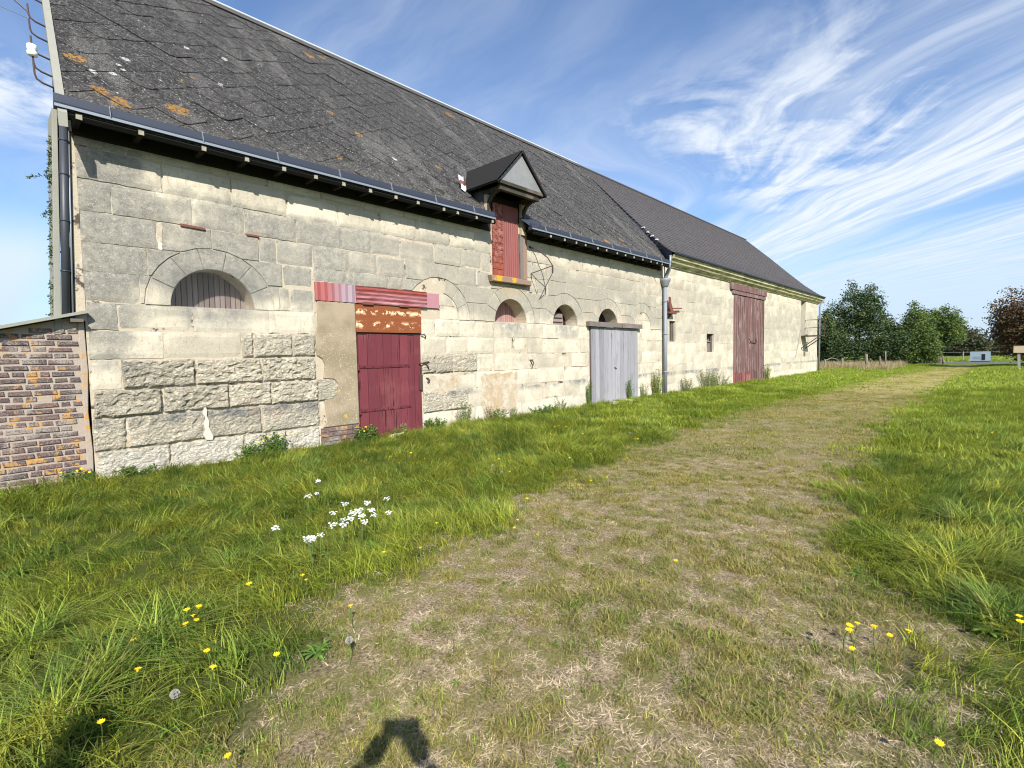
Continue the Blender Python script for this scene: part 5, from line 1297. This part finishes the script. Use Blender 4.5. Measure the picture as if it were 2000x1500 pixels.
YF = [(1.11, -4.74), (0.79, -4.79), (0.75, -4.81), (0.76, -4.85), (0.75, -4.89), (0.72, -4.95), (0.49, -4.88), (0.71, -5.28), (0.66, -5.47), (0.93, -5.59), (0.41, -5.24), (0.26, -5.48), (0.58, -6.09), (1.43, -4.78), (1.43, -5.43), (3.0, -7.6), (3.11, -7.64), (2.96, -7.65), (3.06, -7.74), (3.1, -7.77), (3.11, -7.84), (2.84, -7.68), (3.68, -8.27), (3.51, -8.26), (2.33, -8.0), (4.31, -1.95), (4.36, -2.19), (4.04, -1.78), (3.87, -2.3), (2.59, -4.7), (2.0, -4.88), (2.23, -4.98), (1.41, -4.84), (4.9, -3.12), (4.95, -3.16), (5.29, -2.59), (4.55, -3.75), (7.93, -1.91), (7.78, -2.16), (7.7, -1.94), (7.03, -2.37), (7.42, -2.85), (7.27, -3.01), (8.33, -1.89), (7.15, -3.13), (8.07, -3.12), (8.01, -3.29), (7.49, -3.42), (8.39, -3.33), (7.4, -3.89), (7.3, -3.99), (7.52, -4.01), (6.85, -4.09), (6.06, -4.52), (5.03, -4.89), (4.76, -4.63), (4.56, -4.78), (4.5, -4.76), (4.75, -4.85), (3.71, -4.78), (3.22, -5.1), (3.1, -5.19), (3.03, -5.51), (5.44, -5.92), (8.16, -5.37), (3.26, -6.58), (5.49, -3.96), (6.17, -3.85), (9.11, -0.78), (9.38, -3.37), (11.85, -1.97)]
WF = [(2.51, -2.72), (2.33, -3.03), (2.07, -3.48), (2.15, -3.98), (2.34, -4.01), (2.29, -4.18), (2.25, -4.32), (2.39, -4.29), (2.54, -4.07), (1.97, -4.09), (2.03, -4.2), (2.08, -4.27), (2.04, -4.38), (2.1, -4.37), (1.89, -4.34), (1.9, -4.38), (1.58, -3.94), (1.69, -4.3), (1.64, -4.37), (1.63, -4.46), (1.68, -4.48), (1.59, -4.57), (2.2, -4.22), (2.12, -4.3), (1.72, -4.36)]
CF = [(4.51, -3.63), (4.5, -3.44), (4.67, -3.32), (3.53, -4.81), (8.1, -3.42), (1.23, -5.74), (0.53, -5.54)]
for _ in range(60):
    x = rnd.uniform(9, 30); y = rnd.uniform(-3.3, -.8); YF.append((x, y))
for _ in range(70):
    x = rnd.uniform(8, 40); YF.append((x, track_r(x) - rnd.uniform(.1, 2.2)))
YL = {6: 'yellow flower by itself in the long grass left of the tight cluster', 7: 'upper of two yellow flowers right under the flopped tussock', 8: 'lower of two yellow flowers right under the flopped tussock', 9: 'yellow flower on the ragged edge between long grass and track', 10: 'yellow flower low on the left, above the dark corner shadow', 11: 'yellow flower at the rim of the bottom left shadow', 12: 'yellow flower nearest the camera, left of the photographer shadow', 0: 'yellow flower in deep grass above and right of the tight cluster', 15: 'upper left yellow flower of the group on the right track edge', 21: 'lowest small yellow flower of the group on the right track edge', 24: 'yellow flower at the bottom right edge of the picture', 64: 'lone yellow flower in the middle of the trodden track', 65: 'lone yellow flower on the track nearest the camera', 62: 'yellow flower on a leafy tuft at the middle of the track edge', 69: 'yellow flower near the foot of the wall between the doors'}
def yl(i, x, y):
    if i in YL: return YL[i]
    if i < 6: return 'yellow flower of the tight cluster by the large flopped tussock'
    if i < 25: return 'yellow flower of the loose group on the right edge of the track'
    if i < 71: return 'small yellow flower of the left verge halfway to the wall' if y > -3.5 else 'small yellow flower along the left edge of the track'
    if y > -4:
        k = 'between the two barn doors' if x < 11.5 else 'in front of the grey double door' if x < 15 else 'in front of the downpipe' if x < 18.5 else 'in front of the small square window' if x < 22.5 else 'in front of the tall maroon door'
        return 'tiny yellow flower %s, %s' % ('close to the wall' if y > -1.6 else 'midway' if y > -2.5 else 'near the track', k)
    d = track_r(x) - y
    return 'tiny yellow flower %s the right track edge, %s' % ('on' if d < .7 else 'a step out from' if d < 1.4 else 'well out from', 'level with the grey door' if x < 15 else 'level with the small windows' if x < 22.5 else 'level with the maroon door' if x < 29 else 'toward the far end')
def wl(i, x, y):
    return {0: 'white yarrow head at the right end of the drift', 1: 'second white yarrow head from the top', 16: 'white yarrow head standing alone at the left', 21: 'lowest white yarrow head of the left clump', 22: 'tiny white flower far left near the wall stones'}.get(i, 'white yarrow head in the left clump of the drift' if i in (17, 18, 19, 20, 24) else 'white yarrow head in the dense middle of the drift')
def cl_(i, x, y):
    return ['grey seed head in the verge, lowest of the three together', 'grey seed head in the verge, middle of the three together', 'grey seed head in the verge, highest of the three together', 'grey seed head at the track edge below the red door', 'farthest grey seed head, in the verge near the grey door', 'large pale seed head on bare thatch at the left of the track', 'pale seed head nearest the camera, among the left grass'][i]
place_all(flower(.15, .017, M_yel, 10, 'small yellow dandelion-like flower standing in the grass', 'flower', 'yellow flowers in the grass', 'yellow_flower'), YF, 0, yl)
place_all(flower(.25, .029, M_wht, 0, 'white flat-headed yarrow flower in the left verge', 'flower', 'white yarrow flowers', 'yarrow'), WF, 0, wl)
place_all(flower(.13, .019, M_puff, 0, 'grey dandelion seed head in the grass', 'seed head', 'dandelion seed heads', 'seed_head'), CF, 0, cl_)

# ---- weeds along the wall
def weed(x, y, h, w, ns, lsz, col, label, fl=0, name='wall_weed'):
    z = ground_z(x, y); root = empty(name, (x, y, z), label, 'plant', 'weeds along the wall foot'); L = Vector((x, y, z)); st = MB(); lf = MB()
    for i in range(ns):
        a = rnd.uniform(0, 6.28); r_ = w * math.sqrt(rnd.random()); hh = h * rnd.uniform(.55, 1.0) * (1 - .3 * r_ / max(w, .01)); p0 = L + Vector((r_ * .4 * math.cos(a), r_ * .4 * math.sin(a) * .6, 0)); p1 = L + Vector((r_ * math.cos(a), min(r_ * math.sin(a) * .6, -.03 - y), hh)); mid = (p0 + p1) / 2 + Vector((0, 0, .04 * h))
        st.tube([p0, mid, p1], [.005, .004, .002], 4)
        for k in range(7):
            q = p0.lerp(p1, .15 + .85 * k / 6); leaves(lf, q, 5, lsz * 1.1, lsz, .6)
    st.build('stems', M_stem, root); lf.build('leaves', col, root)
    if fl:
        f_ = MB()
        for _ in range(fl): 
            c = L + Vector((rnd.uniform(-w, w), rnd.uniform(-w, -.02), h * rnd.uniform(.6, 1.0))); f_.pts([c + Vector((.014 * math.cos(j), .014 * math.sin(j) * .6, .01 * math.sin(j))) for j in (0, 1.2, 2.5, 3.8, 5)], [(0, 1, 2, 3, 4)])
        f_.build('flower_heads', M_yel, root)
M_w1 = mat('weed_green', leaf_fn((.05, .11, .02), (.10, .17, .03), (.13, .19, .03)), .6, .3, 0, .3)
M_w2 = mat('weed_pale', leaf_fn((.17, .19, .08), (.25, .25, .12), (.22, .22, .10)), .7, .2, 0, .3)
M_w3 = mat('weed_yellow', leaf_fn((.13, .17, .02), (.25, .26, .02), (.22, .25, .03)), .6, .3, 0, .3)
M_w4 = mat('weed_rust', leaf_fn((.25, .13, .05), (.30, .17, .07), (.20, .16, .05)), .7, .2, 0, .3)
weed(3.05, -.22, .42, .30, 26, .045, M_w1, 'bushy dark green weed with yellow flowers left of the red door', 6)
weed(2.65, -.15, .30, .18, 12, .04, M_w1, 'small leafy weed just left of the bushy flowering one')
weed(4.65, -.16, .30, .24, 22, .045, M_w1, 'leafy green weed at the left foot of the red door', 2)
weed(6.15, -.15, .28, .26, 20, .045, M_w1, 'leafy green weed at the right foot of the red door')
weed(5.35, -.22, .34, .10, 8, .028, M_w2, 'thin pale weed standing in front of the red door')
weed(6.95, -.15, .62, .22, 20, .034, M_w2, 'tall pale weed on the wall right of the red door')
weed(7.7, -.15, .55, .16, 10, .026, M_w4, 'rusty brown seeding weed beside the tall pale one', 0)
weed(7.95, -.15, .36, .30, 20, .035, M_w1, 'low green weed under the orange wall patch')
weed(8.5, -.12, .30, .12, 8, .028, M_w2, 'small tan weed at the right of the orange wall patch')
weed(9.6, -.15, .24, .55, 30, .04, M_w1, 'low spreading green weed midway between the two doors')
weed(10.3, -.12, .42, .22, 14, .03, M_w2, 'sparse pale weed midway between the two doors')
weed(11.62, -.1, .95, .14, 16, .035, M_w1, 'narrow upright weed at the left edge of the grey door')
weed(13.75, -.14, .9, .18, 20, .035, M_w1, 'tall weed growing against the right leaf of the grey door')
weed(14.65, -.12, .7, .2, 14, .03, M_w2, 'pale weed just right of the grey door')
weed(15.5, -.16, 1.05, .30, 40, .04, M_w3, 'bright yellow-green tall weed clump left of the downpipe')
weed(17.6, -.2, .65, .40, 26, .04, M_w2, 'rounded pale weed right of the downpipe')
weed(19.6, -.2, .95, .85, 50, .045, M_w2, 'wide pale weed clump under the small far window')
weed(20.9, -.2, .6, .6, 26, .045, M_w2, 'lower pale weed at the right of the wide clump')
weed(27.1, -.15, .95, .35, 22, .05, M_w3, 'yellow-green weed at the right foot of the tall maroon door')
weed(0.78, -.12, .22, .22, 14, .035, M_w1, 'little weed with yellow flowers at the brick wall foot', 4)
weed(1.3, -.10, .18, .3, 16, .035, M_w1, 'low weed under the whitest corner stone')
for i in range(5):
    x = 5.1 + rnd.uniform(-.1, .35); y = -.28 + rnd.uniform(-.08, .08)
    tag(MB().prism(ragged(x, x + rnd.uniform(.06, .12), .12, .20, .012, 3), y - .05, y, .012).build('rubble_stone', M_white), 'small pale broken stone at the red door step', 'stone', 'broken stones at the red door step')

# ================================================================ PEOPLE whose shadows fall into the view (they stand beside and behind the camera)
M_skin = mat('skin', flat((.45, .28, .20), .05, 8, .1, .002), .6)
M_cloth = mat('navy_jacket', flat((.04, .05, .08), .2, 12, .4, .004)); M_trou = mat('grey_trousers', flat((.10, .10, .11), .2, 12, .4, .004)); M_hair = mat('brown_hair', flat((.05, .03, .02), .2, 60, .5, .004))
def person(loc, yaw, hands, label, hs_=1.0, spread_=.12):
    root = empty('person', loc, label, 'person'); L = Vector(loc); cy, sy_ = math.cos(yaw), math.sin(yaw)
    def T(f_, l_, u): return L + Vector((f_ * cy - l_ * sy_, f_ * sy_ + l_ * cy, u * hs_))
    J_ = [T(0, 0, .95), T(0, 0, 1.12), T(0, 0, 1.32), T(0, 0, 1.44), T(.02, 0, 1.53), T(.03, 0, 1.63), T(.02, 0, 1.73)]
    Rr = [(.16, .13), (.14, .11), (.165, .12), (.10, .08), (.055, .055), (.085, .095), (.07, .08)]; E2 = [(i, i + 1) for i in range(6)]
    for sgn in (-1, 1):
        k = len(J_); J_ += [T(0, .10 * sgn, .88), T(.03, .11 * sgn, .50), T(-.01, .12 * sgn, .10), T(.14, .13 * sgn, .04)]; Rr += [(.10, .10), (.065, .065), (.045, .045), (.04, .03)]; E2 += [(0, k), (k, k + 1), (k + 1, k + 2), (k + 2, k + 3)]
        hx = hands[0 if sgn < 0 else 1]; k = len(J_); sh = T(0, .19 * sgn, 1.40); hv = T(hx[0], hx[1], hx[2]); el = (sh + hv) / 2 + Vector((0, 0, -.14)) + (T(0, spread_ * sgn, 0) - L)
        J_ += [sh, el, hv]; Rr += [(.072, .072), (.056, .056), (.034, .034)]; E2 += [(2, k), (k, k + 1), (k + 1, k + 2)]
        wd = (hv - el).normalized(); sd = wd.cross(Vector((0, 0, 1))).normalized(); b = MB(); b.tube([hv, hv + wd * .04, hv + wd * .09], [.026, .04, .034], 8)
        for q in range(4): o_ = hv + wd * .08 + sd * (q - 1.5) * .019; Lf = (.065, .078, .072, .056)[q]; b.tube([o_, o_ + wd * Lf * .6, o_ + wd * Lf * .8 - Vector((0, 0, .02))], [.0095, .009, .007], 6)
        b.tube([hv + wd * .03 + sd * .03 * -sgn, hv + wd * .06 + sd * .055 * -sgn, hv + wd * .09 + sd * .06 * -sgn], [.012, .011, .008], 6); b.build('hand', M_skin, root, True)
    me = bpy.data.meshes.new('body'); me.from_pydata([tuple(p - L) for p in J_], E2, []); o = bpy.data.objects.new('body', me); COL.objects.link(o); o.parent = root
    sk = o.modifiers.new('skin', 'SKIN')
    for i, r_ in enumerate(Rr): me.skin_vertices[0].data[i].radius = r_
    me.skin_vertices[0].data[0].use_root = True; o.modifiers.new('sub', 'SUBSURF').levels = 1; o.modifiers['sub'].render_levels = 2
    def bodymat(t):
        z = t.sep(t.pos())[2]; c = t.mix(t.step(z, L.z + .93, L.z + .95), (.10, .10, .11), (.04, .05, .08)); c = t.mix(t.step(z, L.z + 1.50, L.z + 1.52), c, (.45, .28, .20)); return t.mix(t.step(z, L.z + .08, L.z + .07), c, (.03, .025, .02))
    me.materials.append(mat('clothed_body', bodymat))
    hb_ = MB()
    for i in range(7):
        th = math.pi * .5 * i / 6; hb_.v += [tuple(T(.0 + .098 * math.cos(th) * math.cos(a) - .012, .088 * math.cos(th) * math.sin(a), 1.66 + .12 * math.sin(th))) for a in [2 * math.pi * j / 14 for j in range(14)]]
    hb_.f = [(i * 14 + j, i * 14 + (j + 1) % 14, (i + 1) * 14 + (j + 1) % 14, (i + 1) * 14 + j) for i in range(6) for j in range(14)]; hb_.build('hair', M_hair, root, True)
    fb = MB(); fb.tube([T(.10, 0, 1.655), T(.122, 0, 1.62), T(.105, 0, 1.61)], [.008, .014, .01], 6).tube([T(.10, -.02, 1.575), T(.103, .02, 1.575)], .006, 5)
    for s3 in (-1, 1): fb.tube([T(.095, .03 * s3, 1.655), T(.104, .03 * s3, 1.655)], .01, 6).tube([T(.02, .088 * s3, 1.66), T(.02, .094 * s3, 1.61)], .016, 6)
    fb.build('face', M_skin, root, True); return root
VY = math.atan2(.685, .726)
person((-.42, -8.50, 0), VY, ((.40, -.12, 1.69), (.40, .12, 1.69)), 'person in a navy jacket holding up a phone to photograph the barn', .92, .27)
ph = empty('phone', CAM + Vector((-.726 * .05, -.685 * .05, 0)), 'dark phone held up in both hands by the photographer', 'phone')
pc = wloc(ph); sdv = Vector((.685, -.726, 0)); MB().beam(pc - sdv * .082, pc + sdv * .082, .009, .078).build('casing', M_darkpipe, ph)
person((-1.0, -7.22, 0), .99, ((.05, -.27, .85), (.05, .27, .85)), 'person in a navy jacket standing beside the photographer with arms down')
